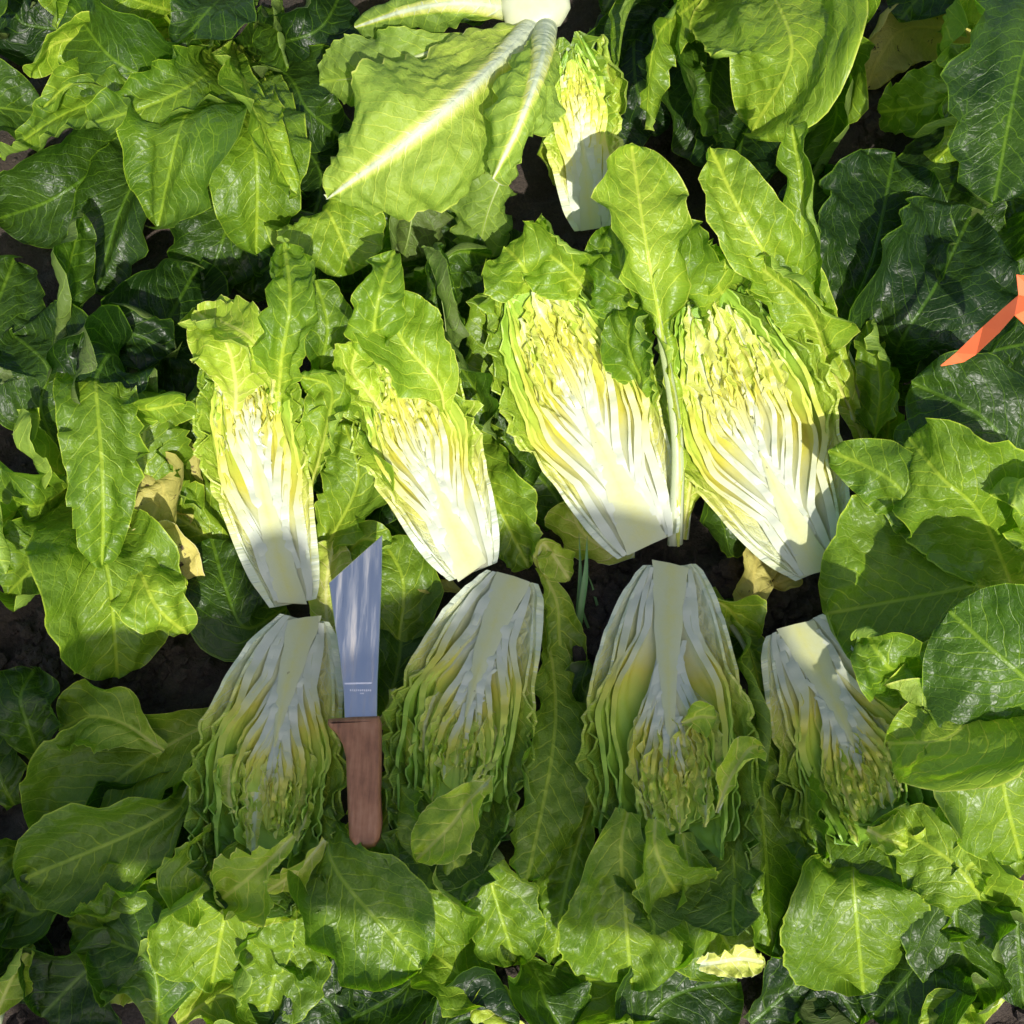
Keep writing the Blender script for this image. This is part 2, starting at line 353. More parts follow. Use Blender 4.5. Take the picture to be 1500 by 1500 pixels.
# ------------------------------------------------------------------ halved heads
def half_head(stump, tip, R, label, seed, face=(0, 0), coreb=.020, corel=.17, green=0.0, n=14, group='halved romaine heads', taper=.62):
    rng = np.random.default_rng(seed)
    S = np.array(P(stump[0], stump[1], stump[2] / 100)); E = np.array(P(tip[0], tip[1], tip[2] / 100))
    L = np.linalg.norm(E - S); yd = (E - S) / L
    toc = nrm(np.array(CAM) - (S + E) / 2) + np.array([face[0], face[1], 0])
    zd = toc - yd * (toc @ yd); zd /= np.linalg.norm(zd); xd = np.cross(yd, zd)
    o = thing('romaine_half', Vector(S), label, 'lettuce', group)
    def W(x, y, z): return x[..., None] * xd + y[..., None] * yd + z[..., None] * zd
    cr = coreb * .80
    def rc(y): return cr * (1 + .12 * np.sin(np.clip(y / corel, 0, 1) * 3)) * np.maximum(1 - np.clip(y / corel, 0, 1) ** 1.05, 0) + .0012
    def env(y):
        f = np.clip(y / L, 0, 1.2)
        up = coreb * 1.08 + (R - coreb * 1.08) * np.sin(np.clip(f / .54, 0, 1) * math.pi / 2) ** .78
        return np.where(f < .54, up, R * (1 - taper * ((f - .54) / .46) ** 2))
    bend = rng.uniform(-.012, .012)
    def cx(y): return bend * np.sin(np.clip(y / L, 0, 1) * math.pi)         # the axis is not quite straight
    # core: flat cut face, round below
    ys = np.concatenate([np.linspace(0, corel, 22)]); r = rc(ys); m = 9
    th = np.linspace(-math.pi, 0, m); wob = Wave(rng, (1, 2.5))
    ob = rng.uniform(-.35, .35)                                              # slant of the knife cut at the stump
    X = cx(ys)[:, None] + np.cos(th)[None, :] * r[:, None] * (1 + .05 * wob(ys * 12))[:, None]
    Z = np.sin(th)[None, :] * r[:, None] * .6 + .0004
    Y = ys[:, None] + X * ob * np.maximum(1 - ys / .04, 0)[:, None]
    body = W(X, Y, Z).reshape(-1, 3); id_ = np.arange(len(ys) * m).reshape(len(ys), m)
    F = np.stack([id_[:-1, :-1], id_[:-1, 1:], id_[1:, 1:], id_[1:, :-1]], -1).reshape(-1, 4).tolist()
    nb = len(body)
    cut = W(np.stack([X[:, 0], cx(ys), X[:, -1]], 1), np.stack([Y[:, 0], ys, Y[:, -1]], 1), np.stack([Z[:, 0], Z[:, 0] + .0022, Z[:, -1]], 1)).reshape(-1, 3)
    ic = nb + np.arange(len(ys) * 3).reshape(-1, 3)
    F += np.stack([ic[:-1, :-1], ic[1:, :-1], ic[1:, 1:], ic[:-1, 1:]], -1).reshape(-1, 4)[:, ::-1].tolist()
    butt = W(X[0], Y[0], Z[0]); F.append(list(range(nb + len(cut), nb + len(cut) + m)))
    v = np.vstack([body, cut, butt])
    tn = np.concatenate([np.full(nb, .06), np.tile([.07, .13, .07], len(ys)), np.full(m, .10)])
    co = mesh_obj('core', v, F, M['flesh'], o, tn); co.data.materials.append(M['cutend']); co.data.polygons[len(F) - 1].material_index = 1
    # nested leaves cut through by the knife
    ns, nth = 42, 17
    for k in range(-3, n):
        q = .97 * (1 - k / n) ** .92 + .03 if k >= 0 else (1.22, 1.13, 1.06)[k + 3]
        if k > 0: q *= rng.uniform(.90, 1.07)
        phi = [-.12, -math.pi + .12, -1.5][k % 3] + rng.uniform(-.55, .55) if k < 9 and k >= 0 else rng.uniform(-math.pi, 0)
        phi = float(np.clip(phi, -math.pi, 0)); w0 = rng.uniform(1.35, 2.1) if k % 3 != 2 else rng.uniform(1.5, 1.9)
        fb = float(sstep(q, .55, 1.2)) * .92; yq = (1 - fb) ** 3 * corel * .95 * max(1 - q, 0) ** .85 * (1 if k < 1 else rng.uniform(.85, 1.1)); ye = L * (.80 + .22 * min(q, 1.1) + rng.uniform(-.07, .05))
        if k < 0: ye *= 1 + .5 * (.62 - taper); phi = (-.6, -math.pi + .6, -1.5)[k + 3]; w0 = (1.5, 1.5, 1.8)[k + 3]
        s = np.linspace(0, 1, ns); y = yq + (ye - yq) * s
        bl = (.05 + .10 * q)
        b = sstep(y, yq, yq + bl)
        b = np.maximum(b, fb)
        rho = rc(y) * .85 * (1 - b) + np.maximum(q * env(y), rc(y) * .9) * b
        wth = w0 * (.72 + .28 * sstep(s, 0, .4)) * np.where(s > .78, np.sqrt(np.maximum(1 - ((s - .78) / .22) ** 2, .0)) * .88 + .12, 1)
        wa, wb = Wave(rng, (2, 5)), Wave(rng, (2, 5))
        lo = np.maximum(-math.pi, phi - wth * (1 + .05 * wa(s))); hi = np.minimum(0, phi + wth * (1 + .05 * wb(s)))
        A = np.linspace(0, 1, nth)[None, :]; TH = lo[:, None] + (hi - lo)[:, None] * A
        Sg = s[:, None] * np.ones((1, nth)); Yg = y[:, None] * np.ones((1, nth)); Rg = rho[:, None] * np.ones((1, nth))
        d = np.abs(TH - phi) * Rg                                            # metres from the midrib
        t0 = rng.uniform(.0055, .0105) * (.5 + .5 * q)
        thick = t0 * (1 - Sg) ** .75 * np.exp(-(d / (.024 * (1 - Sg) + .006)) ** 2) + .0015 + .0020 * (1 - Sg) ** 1.5
        pitch = (env(y) / n * b)[:, None]
        thick = np.maximum(thick, pitch * np.interp(Sg, [0, .30, .60, 1], [.92, .80, .40, .2]))
        thick *= .45 + .55 * sstep(Sg, 0, .12)
        r1, r2, r3 = Wave(rng, (.7, 1, 1.6)), Wave(rng, (.6, 1, 1.4)), Wave(rng, (1, 2))
        off = sstep(d, .004, .02)
        wr = .0016 * (np.abs(np.sin(math.pi * (Yg / .0085 + .8 * np.abs(TH - phi) + .4 * r3(Yg * 20)))) - .5) * off * sstep(Sg, .25, .5)
        wr += .0030 * r1(Yg / .024 + TH * .8) * sstep(Sg, .5, 1) * off + .0016 * r2(Yg / .0075 + TH * 2) * sstep(Sg, .55, .85) * off
        wr += .0016 * r3(Yg / .11 + TH) * sstep(Sg, .2, .5)
        tipout = .010 * q * sstep(Sg, .75, 1) * rng.uniform(-.8, 1) + (.012 * (.62 - taper) / .3 * sstep(Sg, .7, 1) if k < 2 else 0)
        rad = Rg + wr + tipout
        edge = np.maximum(sstep(A, .12, 0) * (lo[:, None] <= -math.pi + 1e-6), sstep(A, .88, 1) * (hi[:, None] >= -1e-6))
        if k < 0: rad = rad + edge * (.011 * (.55 + .45 * r2(Yg / .030)) + .003 * r1(Yg / .009)) * sstep(Sg, .28, .55)
        lift = (2.2 if k < 0 else 1) * edge * (.0015 * r1(Yg / .03) + .0055 * np.maximum(r2(Yg / .022), -.3) * sstep(Sg, .45, .8))
        def pos(off_):
            rr_ = np.maximum(rad + off_, .0006)
            return W(cx(Yg) * sstep(Sg, 0, .1) + np.cos(TH) * rr_, Yg, np.sin(TH) * rr_ * .34 + lift)
        I, O = pos(-thick / 2), pos(thick / 2)
        tm, te = (.15 + .20 * q ** 1.6, .25 + .36 * q) if k >= 0 else (.46, .70)
        tone = np.interp(Sg, [0, .20, .52, 1], [.05, .18, 1, 2])
        tone = np.where(tone < 1, tone * tm, tm + (tone - 1) * (te - tm)) + green * sstep(Sg, .25, .7) + .05 * sstep(d, .01, .03) * sstep(Sg, .2, .5)
        tone = np.clip(tone, 0, 1)
        nn = ns * nth; g = np.arange(nn).reshape(ns, nth)
        qf = lambda a, b, c, d_: np.stack([a, b, c, d_], -1).reshape(-1, 4)
        Fs = [qf(g[:-1, :-1], g[1:, :-1], g[1:, 1:], g[:-1, 1:])[:, ::-1], qf(g[:-1, :-1], g[1:, :-1], g[1:, 1:], g[:-1, 1:]) + nn]
        V = [I.reshape(-1, 3), O.reshape(-1, 3)]; TN = [tone.ravel(), tone.ravel() + .06 * sstep(Sg.ravel(), .2, .5)]
        base = 2 * nn
        for sl, flip in ((np.s_[:, 0], 0), (np.s_[:, -1], 1), (np.s_[-1, :], 0)):
            a, c = I[sl], O[sl]; mlen = len(a)
            V += [a, c]; TN += [np.clip(tone[sl] - .07, 0, 1)] * 2
            i0 = base + np.arange(mlen); i1 = i0 + mlen; base += 2 * mlen
            ff = np.stack([i0[:-1], i0[1:], i1[1:], i1[:-1]], -1); Fs.append(ff[:, ::-1] if flip else ff)
        uv = None
        if k < 0:
            sd_ = (TH - phi) * Rg; t2 = (Yg - .7 * np.abs(sd_)) / .016 + .5 * (sd_ > 0)
            def uvl(fn): return np.vstack([fn(np.s_[:, :]), fn(np.s_[:, :])] + [x for sl in (np.s_[:, 0], np.s_[:, -1], np.s_[-1, :]) for x in (fn(sl), fn(sl))])
            uv = {'leaf': uvl(lambda sl: np.stack([sd_[sl].ravel() * 100, Yg[sl].ravel() * 100 + 31 * k], -1)), 'vein': uvl(lambda sl: np.stack([t2[sl].ravel(), Sg[sl].ravel()], -1)),
                  'norm': uvl(lambda sl: np.stack([.5 * np.ones(sd_[sl].size), Sg[sl].ravel()], -1))}
        mesh_obj('leaf', np.vstack(V), np.vstack(Fs), M['leaf' if k < 0 else 'flesh'], o, np.concatenate(TN), uv)
    # crinkled heart leaves showing on the cut
    for k in range(7):
        f0 = rng.uniform(.36, .50); f1 = rng.uniform(.78, .99); xo = (k / 6 - .5) * 1.3 * R * rng.uniform(.75, 1.1)
        p = [S + yd * L * f + xd * (cx(np.array(f * L)) + xo * sx) + zd * dz for f, dz, sx in ((f0, -.016, .40), (f0 * .6 + f1 * .4, -.006, .85), (f0 * .25 + f1 * .75, -.003, .9), (f1, rng.uniform(-.004, .004), .75))]
        leaf(o, S, p, rng.uniform(.020, .034) * R / .06, (.08 + green * .4, rng.uniform(.2, .34) + green), 'lance', zd, cup=rng.uniform(.3, 1.1), roll=rng.uniform(-35, 35) - xo / R * 45, ruffle=.0025, lam=.03, frill=.0016,
             blister=.0016, rib=.0022, ribtone=(.0, .2), mat='inner', nu=8, nv=40, jag=.10, space=.008, k2=.4, buckle=.5)
    return o, S, zd

# ------------------------------------------------------------------ leaves laid out from photo pixels with heights in centimetres
TONE = dict(D=(.72, .93), K=(.90, 1.0), M=(.50, .74), G=(.42, .64), L=(.30, .52), Y=(.14, .36), O=(.35, .55), P=(.18, .40), W=(.2, .5))  # D, K: dark outer leaves, darkened further in place of deep shade
def put(owner, path, wpx, tone='M', f=(0, 0), **kw):
    ob, org = owner
    pts = []
    for s in path.split(';'):
        x, y, z = (float(q) for q in s.split(',')); pts.append(np.array(P(x, y, z / 100)))
    zm = sum(p[2] for p in pts) / len(pts)
    jr = np.random.default_rng(int(abs(pts[0][0] * 9e3 + pts[-1][1] * 7e4)) + LEAVES)
    c = pts[len(pts) // 2]; h = nrm(np.array(CAM) - c) + np.array([f[0] + jr.normal() * .2, f[1] + jr.normal() * .2, 0])
    if tone in 'OP': kw.setdefault('mat', 'old')
    kw.setdefault('rib', max(.0012, wpx * mpp(zm) * .019))
    kw.setdefault('curl', (float(jr.uniform(-.5, 1.1)), float(jr.uniform(-.5, 1.1)))); kw.setdefault('ruffle', float(jr.uniform(.007, .013))); kw.setdefault('frill', float(jr.uniform(.0004, .0018)))
    return leaf(ob, org, pts, wpx * mpp(zm), TONE[tone], hint=h, **kw)

# ------------------------------------------------------------------ ground
rg = np.random.default_rng(5)
ax_ = np.concatenate([[-25, -8, -3, -1.5], np.linspace(-.85, .85, 150), [1.5, 3, 8, 25]])
gx, gy = np.meshgrid(ax_, ax_, indexing='ij')
w1 = [(rg.uniform(-1, 1, 2) * f, rg.uniform(0, 6.28), a) for f, a in [(9, .012)] * 4 + [(30, .005)] * 6 + [(95, .0026)] * 10 + [(210, .0016)] * 12]
gz = sum(a * np.sin(d[0] * gx + d[1] * gy + p) for d, p, a in w1) * (np.maximum(abs(gx), abs(gy)) < .9) - .004
gi = np.arange(gx.size).reshape(gx.shape)
ground = mesh_obj('ground', np.stack([gx, gy, gz], -1).reshape(-1, 3), np.stack([gi[:-1, :-1], gi[1:, :-1], gi[1:, 1:], gi[:-1, 1:]], -1).reshape(-1, 4), M['soil'])
ground['kind'] = 'structure'; ground['label'] = 'dark crumbly field soil between the lettuce plants'
def ground_z(x, y): return sum(a * math.sin(d[0] * x + d[1] * y + p) for d, p, a in w1) - .004

import bmesh
bm = bmesh.new(); bmesh.ops.create_icosphere(bm, subdivisions=1, radius=1)
ico_v = np.array([v.co[:] for v in bm.verts]); ico_f = np.array([[v.index for v in f.verts] for f in bm.faces]); bm.free()
def clods(n, pick, smin, smax):
    V, F = [], []
    for k in range(n):
        x, y = pick(); s = smin + (smax - smin) * rg.random() ** 2.5
        v = ico_v * (1 + rg.uniform(-.32, .25, (len(ico_v), 1))) * rg.uniform(.65, 1.2, 3) * s
        V.append(v + np.array([x, y, ground_z(x, y) + s * .25])); F.append(ico_f + k * len(ico_v))
    return V, F
patches = [(980, 860, 150, 60), (900, 900, 60, 130), (1130, 870, 90, 70), (70, 950, 90, 60), (200, 960, 80, 60), (250, 760, 70, 80), (1260, 150, 70, 60), (1040, 200, 60, 40), (600, 1420, 220, 50), (80, 1370, 80, 60), (820, 1460, 250, 50), (1300, 1440, 200, 60), (560, 960, 80, 100), (850, 800, 60, 60)]
def pick_p():
    a = patches[rg.integers(len(patches))]
    p = P(a[0] + rg.normal() * a[2] * .6, a[1] + rg.normal() * a[3] * .6, .0); return p.x, p.y
V1, F1 = clods(3200, pick_p, .0022, .011)
V2, F2 = clods(1500, lambda: rg.uniform(-.75, .75, 2), .003, .014)
cl = mesh_obj('soil_clods', np.vstack(V1 + V2), np.vstack(F1 + [f + len(V1) * len(ico_v) for f in F2]), M['soil'], smooth=False)
cl['kind'] = 'stuff'; cl['label'] = 'loose crumbs and clods of dark soil'; cl['category'] = 'soil'

# ------------------------------------------------------------------ halved heads: upper row in the sun, lower row in the shade
def HH(*a, **k):
    o, S, z = half_head(*a, **k); return (o, S)
H1 = HH((428, 884, 9), (350, 470, 16), .042, 'slim halved romaine above the knife, yellow heart, white core pointing at knife tip', 11, corel=.19, coreb=.017)
H2 = HH((692, 838, 10), (555, 490, 16), .050, 'halved romaine with short cream core beside the blade, long dark green leaf on its back', 22, corel=.115, coreb=.019)
H3 = HH((948, 800, 9), (765, 395, 17), .063, 'halved romaine with broad cream core and one long bare leaf stalk beside it', 33, corel=.155, coreb=.026)
H4 = HH((1200, 838, 9), (1030, 430, 17), .072, 'widest halved romaine, bright yellow crinkled heart, under the glossy cupped leaf', 44, corel=.135, coreb=.019)
B1 = HH((447, 905, 10), (385, 1270, 12), .058, 'shaded halved romaine lying left of the brown knife handle', 55, taper=.30, corel=.13, coreb=.018, green=.10)
B2 = HH((752, 845, 10), (655, 1210, 12), .056, 'shaded halved romaine right of the knife, pale green crinkled heart', 66, taper=.30, corel=.15, coreb=.020, green=.12)
B3 = HH((982, 826, 10), (1000, 1255, 12), .066, 'shaded halved romaine with the longest white core, small pale leaf on its cut face', 77, taper=.30, corel=.20, coreb=.020, green=.08)
B4 = HH((1165, 915, 10), (1300, 1240, 12), .058, 'shaded halved romaine with slanting core, partly under the glossy cupped leaves', 88, taper=.30, corel=.13, coreb=.022, green=.10)
T0 = HH((866, 336, 14), (838, 70, 24), .032, 'narrow yellow halved romaine standing behind the others, beside the upturned pale head', 99, corel=.10, coreb=.013)

# outer leaves of the upper row
put(H1, '425,870,3;490,760,5;485,650,8;455,560,12', 110, 'D', roll=-35, cup=.5, frill=.004)
put(H1, '345,600,14;345,560,19;330,500,23;290,458,21', 110, 'L', cup=-.3, frill=.003, ruffle=.008)
put(H1, '400,590,17;395,540,21;360,490,24;285,455,19', 95, 'L', roll=30, cup=.5, curl=(.8, -.6), frill=.002)
put(H1, '408,600,15;412,530,22;425,440,26;416,352,24', 95, 'M', cup=.45, blister=.003, ruffle=.004, kind='lance')
put(H1, '455,720,9;475,640,13;485,570,16;440,550,17', 90, 'G', roll=-30, curl=(.5, 1.2), frill=.004)
put(H1, '440,860,4;490,780,7;525,700,11;505,620,13', 110, 'M', roll=-25, frill=.004, ruffle=.012)
put(H1, '395,860,2;310,790,4;225,720,8;215,600,14;270,590,17', 120, 'M', roll=20, curl=(1.2, .4), ruffle=.012, frill=.003)
put(H1, '350,820,2;300,740,5;262,660,8;300,560,10', 90, 'M', roll=35, cup=.5, frill=.004, ruffle=.01)
put(H1, '420,890,2;360,920,4;330,860,5;310,790,5', 150, 'D', cup=.2)
put(H2, '650,830,2;540,740,4;500,640,8;490,540,12;480,440,15', 100, 'D', roll=20, frill=.004, cup=.5)
put(H2, '715,800,3;728,700,6;700,580,11;630,480,16;580,430,18', 120, 'D', roll=-25, cup=.7, frill=.002, ribtone=(.05, .3))
put(H2, '650,600,15;640,560,19;590,500,22;560,430,23', 140, 'G', roll=15, cup=.5, blister=.002, frill=.002)
put(H2, '560,550,17;548,500,22;556,430,26;578,365,25', 80, 'M', cup=.45, blister=.003, kind='lance')
put(H2, '555,600,15;535,570,18;515,540,19;530,500,20', 80, 'L', frill=.005, ruffle=.01)
put(H2, '655,590,8;655,500,15;645,430,20;620,362,21', 90, 'D', roll=60, cup=.9, curl=(.6, .6))
put(H2, '500,640,8;470,560,13;480,480,17;462,410,19', 80, 'M', roll=35, curl=(.3, .9))
put(H2, '530,720,4;495,670,9;490,620,12;530,610,12', 90, 'G', roll=20, curl=(.8, .2), ruffle=.01)
put(H3, '900,790,2;800,700,3;745,610,7;722,510,11;715,430,15', 130, 'M', roll=10, cup=.45, frill=.004, blister=.0022)
put(H3, '930,790,1;850,770,3;800,710,4;745,650,6;690,580,8', 150, 'D', cup=.2, frill=.004, f=(0, -.3))
put(H3, '790,420,15;775,405,19;762,385,21;740,362,20', 140, 'G', frill=.006, ruffle=.012, cup=.3)
put(H3, '870,440,14;850,415,18;820,385,21;770,350,20', 120, 'G', roll=-15, frill=.006, ruffle=.012, blister=.0024)
put(H3, '945,540,11;930,460,17;910,390,22;895,330,22', 120, 'M', roll=-10, frill=.004, ruffle=.01, blister=.0035)
put(H3, '950,620,11;940,560,15;920,500,18;935,440,19', 90, 'M', roll=-30, frill=.004, blister=.003)
put(H3, '992,800,8;994,640,15;966,470,20;945,350,25;925,215,26', 150, 'G', kind='stalk', cup=.2, rib=.0085, ribpow=.9, ribtone=(.06, .5), blister=.002)
put(H3, '1000,790,4;1012,700,7;1012,620,10;990,560,13', 60, 'L', rib=.006, ribtone=(.04, .2))
put(H3, '930,808,5;890,805,5;850,775,5;835,730,6', 90, 'W', frill=.003, cup=.3, ribtone=(.02, .15), f=(-.2, -.3))
put(H4, '1010,455,13;1000,430,18;985,395,22;955,335,21', 150, 'M', cup=.35, frill=.005, blister=.002)
put(H4, '1070,450,13;1055,425,18;1040,405,20;1010,370,20', 120, 'G', frill=.006, ruffle=.01)
put(H4, '1265,650,8;1220,540,12;1160,430,18;1095,330,24;1040,215,26', 125, 'G', kind='cos', cup=.3, rib=.006, ribtone=(.1, .35), blister=.003, ruffle=.008)
put(H4, '1245,600,10;1210,520,15;1180,450,20;1100,380,21', 110, 'G', roll=-30, frill=.003, ruffle=.014, curl=(.6, 1.2))
put(H4, '1275,680,6;1255,560,10;1205,450,15;1175,420,19;1175,290,25;1160,182,28', 95, 'M', kind='spoon', cup=.9, roll=-5, rib=.006, ribtone=(.1, .4))
put(H4, '1240,820,3;1285,720,5;1300,600,9;1270,500,12', 90, 'M', roll=-20, frill=.004)
# outer leaves of the lower row
put(B1, '430,925,2;345,1040,3;285,1140,6;235,1200,8;30,1290,5', 165, 'M', at=.75, cup=.25, f=(-.2, -.2), rib=.0065, ribtone=(.05, .42), kind='stalk', blister=.0012)
put(B1, '380,1220,10;350,1270,11;330,1340,9;310,1440,4', 195, 'M', f=(-.1, -.6), cup=.15, blister=.003, ruffle=.008, frill=.002)
put(B1, '420,1240,9;430,1320,8;410,1400,6;385,1498,2', 130, 'M', f=(.1, -.5), cup=.5, blister=.003, frill=.002)
put(B1, '480,930,3;505,1060,5;490,1180,8;490,1270,12;618,1420,10', 165, 'M', at=.7, cup=.15, f=(.1, .2), kind='stalk', rib=.005, ribtone=(.05, .4))
put(B1, '340,1190,11;310,1240,12;290,1290,11;320,1330,9', 100, 'G', frill=.006, ruffle=.012)
put(B1, '430,1225,13;400,1255,14;360,1290,14;320,1320,12', 90, 'L', roll=-30, cup=.7, frill=.005, ruffle=.01)
put(B1, '475,1230,11;440,1270,12;400,1300,11;340,1330,10', 90, 'L', roll=-35, cup=.8, frill=.005)
put(B1, '300,1260,7;240,1320,6;170,1360,5;100,1350,4', 120, 'M', f=(-.1, -.5), curl=(.8, .4), frill=.003)
put(B1, '470,1270,8;450,1330,6;440,1370,5;490,1400,5', 110, 'D', f=(0, -.4), frill=.003)
put(B2, '600,1110,9;575,1160,11;575,1210,12;600,1275,11', 120, 'M', cup=.2, frill=.005, ruffle=.009, f=(-.2, .2))
put(B2, '720,1140,13;690,1170,15;660,1210,15;610,1260,14', 80, 'L', cup=.5, blister=.003, frill=.003)
put(B2, '620,1220,8;600,1270,10;610,1320,8;630,1385,4', 170, 'M', f=(0, -.5), cup=.15, blister=.002)
put(B2, '690,1210,8;710,1260,8;730,1330,6;755,1410,2', 110, 'M', f=(.1, -.5), cup=.4, curl=(0, .8), blister=.0025)
put(B2, '640,1230,11;670,1270,11;690,1310,8;650,1340,6', 120, 'M', f=(.1, -.5), frill=.004, cup=-.3)
put(B2, '790,870,3;812,1000,6;808,1110,9;772,1290,9', 115, 'M', cup=.35, roll=-10, frill=.003, ruffle=.01, blister=.002)
put(B2, '575,1010,9;585,1060,11;590,1100,11;575,1140,10', 60, 'L', roll=20, frill=.003)
put(B3, '920,1190,11;910,1240,12;915,1320,10;925,1442,4', 185, 'M', f=(0, -.6), cup=.15, blister=.0028, ruffle=.006)
put(B3, '870,1170,7;845,1240,7;825,1320,5;810,1412,1', 105, 'M', f=(-.15, -.5), cup=.3, blister=.004, ruffle=.009)
put(B3, '1000,1220,11;1010,1270,11;1040,1340,8;1080,1410,4', 140, 'M', f=(.1, 0), cup=.4, frill=.004, ruffle=.01)
put(B3, '960,1200,13;960,1240,14;980,1290,12;1010,1330,8', 110, 'M', roll=-20, cup=.5, frill=.004)
put(B3, '1080,1010,7;1105,1110,9;1120,1230,9;1130,1400,5', 115, 'M', roll=-15, cup=.3, frill=.002, f=(.1, -.1))
put(B3, '1040,860,4;1100,960,7;1120,1080,8;1115,1190,9', 95, 'M', roll=-35, cup=.6, rib=.007, ribtone=(.03, .3))
put(B3, '1000,1060,11;1025,1050,12.5;1050,1052,13', 42, 'L', rib=.001, frill=.003, nu=7, nv=16)
put(B3, '1050,1190,12;1070,1140,14;1095,1100,15;1112,1092,14', 42, 'L', cup=.9, rib=.002, nu=7, nv=20)
put(B3, '1010,1330,6;1020,1370,4;990,1410,2;930,1440,0', 130, 'M', f=(0, -.4), cup=-.3, blister=.003)
put(B4, '1190,1110,8;1180,1160,10;1185,1220,10;1200,1270,9', 80, 'M', roll=40, curl=(.8, .3), frill=.004)
put(B4, '1240,1180,7;1270,1250,8;1330,1300,8;1380,1320,7', 100, 'L', roll=-10, cup=.6, frill=.005)
put(B4, '1250,1250,7;1250,1290,12;1255,1350,11;1265,1455,5', 205, 'M', f=(0, -.6), kind='round', cup=-.25, blister=.0022, ruffle=.005)
put(B4, '1230,1270,5;1200,1340,6;1200,1400,4;1240,1490,1', 130, 'D', f=(-.1, -.4), cup=.2, blister=.002)
put(B4, '1320,1220,11;1340,1240,12;1370,1250,12;1400,1260,10', 100, 'G', frill=.007, ruffle=.014)
put(B4, '1270,1215,12;1300,1230,13;1330,1240,13', 60, 'L', frill=.006, ruffle=.009)

# upturned head at the top: cut face down, pale ribs up
base = P(775, 22, .20)
TOP = thing('upturned_romaine', base, 'upturned pale romaine head showing thick white ribs and its cut butt', 'lettuce'); TOP = (TOP, np.array(base))
rev = dict(ribs=False, band=.015, nu=30, nv=60)
put(TOP, '795,28,21;700,120,27;600,205,27;478,292,21', 310, 'G', kind='lance', cup=.5, blister=.0026, ruffle=.008, frill=.003, roll=180, **rev)
put(TOP, '800,38,22;790,100,29;762,180,30;722,262,26', 150, 'G', cup=.75, blister=.0022, ruffle=.01, frill=.004, roll=190, **rev)
put(TOP, '770,18,20;680,5,24;600,15,22;520,40,18', 110, 'M', cup=.5, roll=180, ribs=False, band=.013, nu=24)
put(TOP, '700,60,22;620,80,22;540,110,20;470,120,17', 150, 'M', cup=.4, roll=170, frill=.004, rib=.004)
put(TOP, '760,200,20;735,260,20;715,310,17;700,370,12', 130, 'M', roll=165, cup=.6, frill=.005, ruffle=.012)
put(TOP, '640,240,18;610,290,16;600,340,13;590,380,10', 150, 'D', roll=180, cup=.3)
put(T0, '866,330,10;900,240,15;895,150,20;885,50,24', 75, 'L', roll=-30, cup=.8, frill=.003, ribtone=(.0, .2))
put(T0, '860,330,10;815,240,15;805,150,20;815,60,24', 60, 'L', roll=30, cup=.8, frill=.003, ribtone=(.0, .2))
# the butt: rounded stem end with a flat brownish cut
bx, by, bz = right, upv, -fwd
V, F = [], []
for i in range(9):
    a = i / 8 * math.pi / 2; rr_ = .030 * math.cos(a) ** .6 if i < 8 else .002; zz = .016 * math.sin(a)
    for j in range(18):
        b = j / 18 * 2 * math.pi; r2_ = rr_ * (1 + .06 * math.sin(3 * b + 1) + .04 * math.sin(7 * b))
        V.append(np.array(bx) * math.cos(b) * r2_ * 1.25 + np.array(by) * math.sin(b) * r2_ + np.array(bz) * zz)
for i in range(8):
    for j in range(18): F.append([i * 18 + j, i * 18 + (j + 1) % 18, (i + 1) * 18 + (j + 1) % 18, (i + 1) * 18 + j])
F.append(list(range(8 * 18, 9 * 18)))
off = np.array(P(782, 12, .222)) - TOP[1]
mesh_obj('butt', np.array(V) + off, F, M['flesh'], TOP[0], np.full(len(V), .06))

# ------------------------------------------------------------------ standing plants
PL = 'romaine plants still standing in the bed'
def plant(px, py, label):
    p = P(px, py, 0.02); return (thing('romaine_plant', p, label, 'lettuce', PL), np.array(p))
A = plant(330, 60, 'standing romaine with sunlit folded fan leaf, growing behind the slim halved head')
put(A, '330,60,4;290,140,18;262,195,25;232,332,17', 215, 'M', cup=.2, f=(-.1, .1), kind='round', blister=.0016, curl=(.2, .9), ruffle=.008)
put(A, '330,70,4;300,110,20;230,150,24;125,185,22', 110, 'M', roll=40, cup=.5, curl=(.4, .5))
put(A, '340,60,4;350,150,18;375,230,22;375,372,14', 185, 'M', cup=.15, kind='round', blister=.002, f=(.1, -.1))
put(A, '345,60,4;360,130,22;385,190,25;430,290,20', 120, 'G', cup=.3, f=(.15, -.3), blister=.003, curl=(.9, 0))
put(A, '330,60,4;250,112,16;170,90,20;105,10,20', 200, 'D', cup=.3, f=(-.1, 0))
put(A, '320,70,4;220,140,17;110,160,18;0,230,12', 120, 'M', cup=.3, f=(-.2, .1), kind='lance')
put(A, '320,60,4;180,110,15;110,120,19;60,160,17', 90, 'G', roll=35, curl=(.8, .4))
put(A, '320,50,4;200,60,14;90,60,20;40,110,19', 110, 'G', cup=.4, roll=-20, f=(-.1, -.2))
put(A, '330,40,4;230,10,14;150,-10,18;80,40,18', 110, 'M', cup=.4, roll=-20)
put(A, '340,40,4;330,0,12;310,10,20;260,70,20', 130, 'D', cup=.3, f=(0, .2))
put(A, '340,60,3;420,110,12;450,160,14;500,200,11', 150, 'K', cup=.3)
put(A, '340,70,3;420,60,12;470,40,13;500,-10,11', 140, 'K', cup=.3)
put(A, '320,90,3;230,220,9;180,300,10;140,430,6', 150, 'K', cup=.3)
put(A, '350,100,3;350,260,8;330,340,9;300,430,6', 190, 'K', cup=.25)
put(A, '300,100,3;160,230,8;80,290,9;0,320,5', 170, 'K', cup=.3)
put(A, '420,30,4;400,10,10;410,60,14;420,100,15', 90, 'D', roll=50, cup=.8)
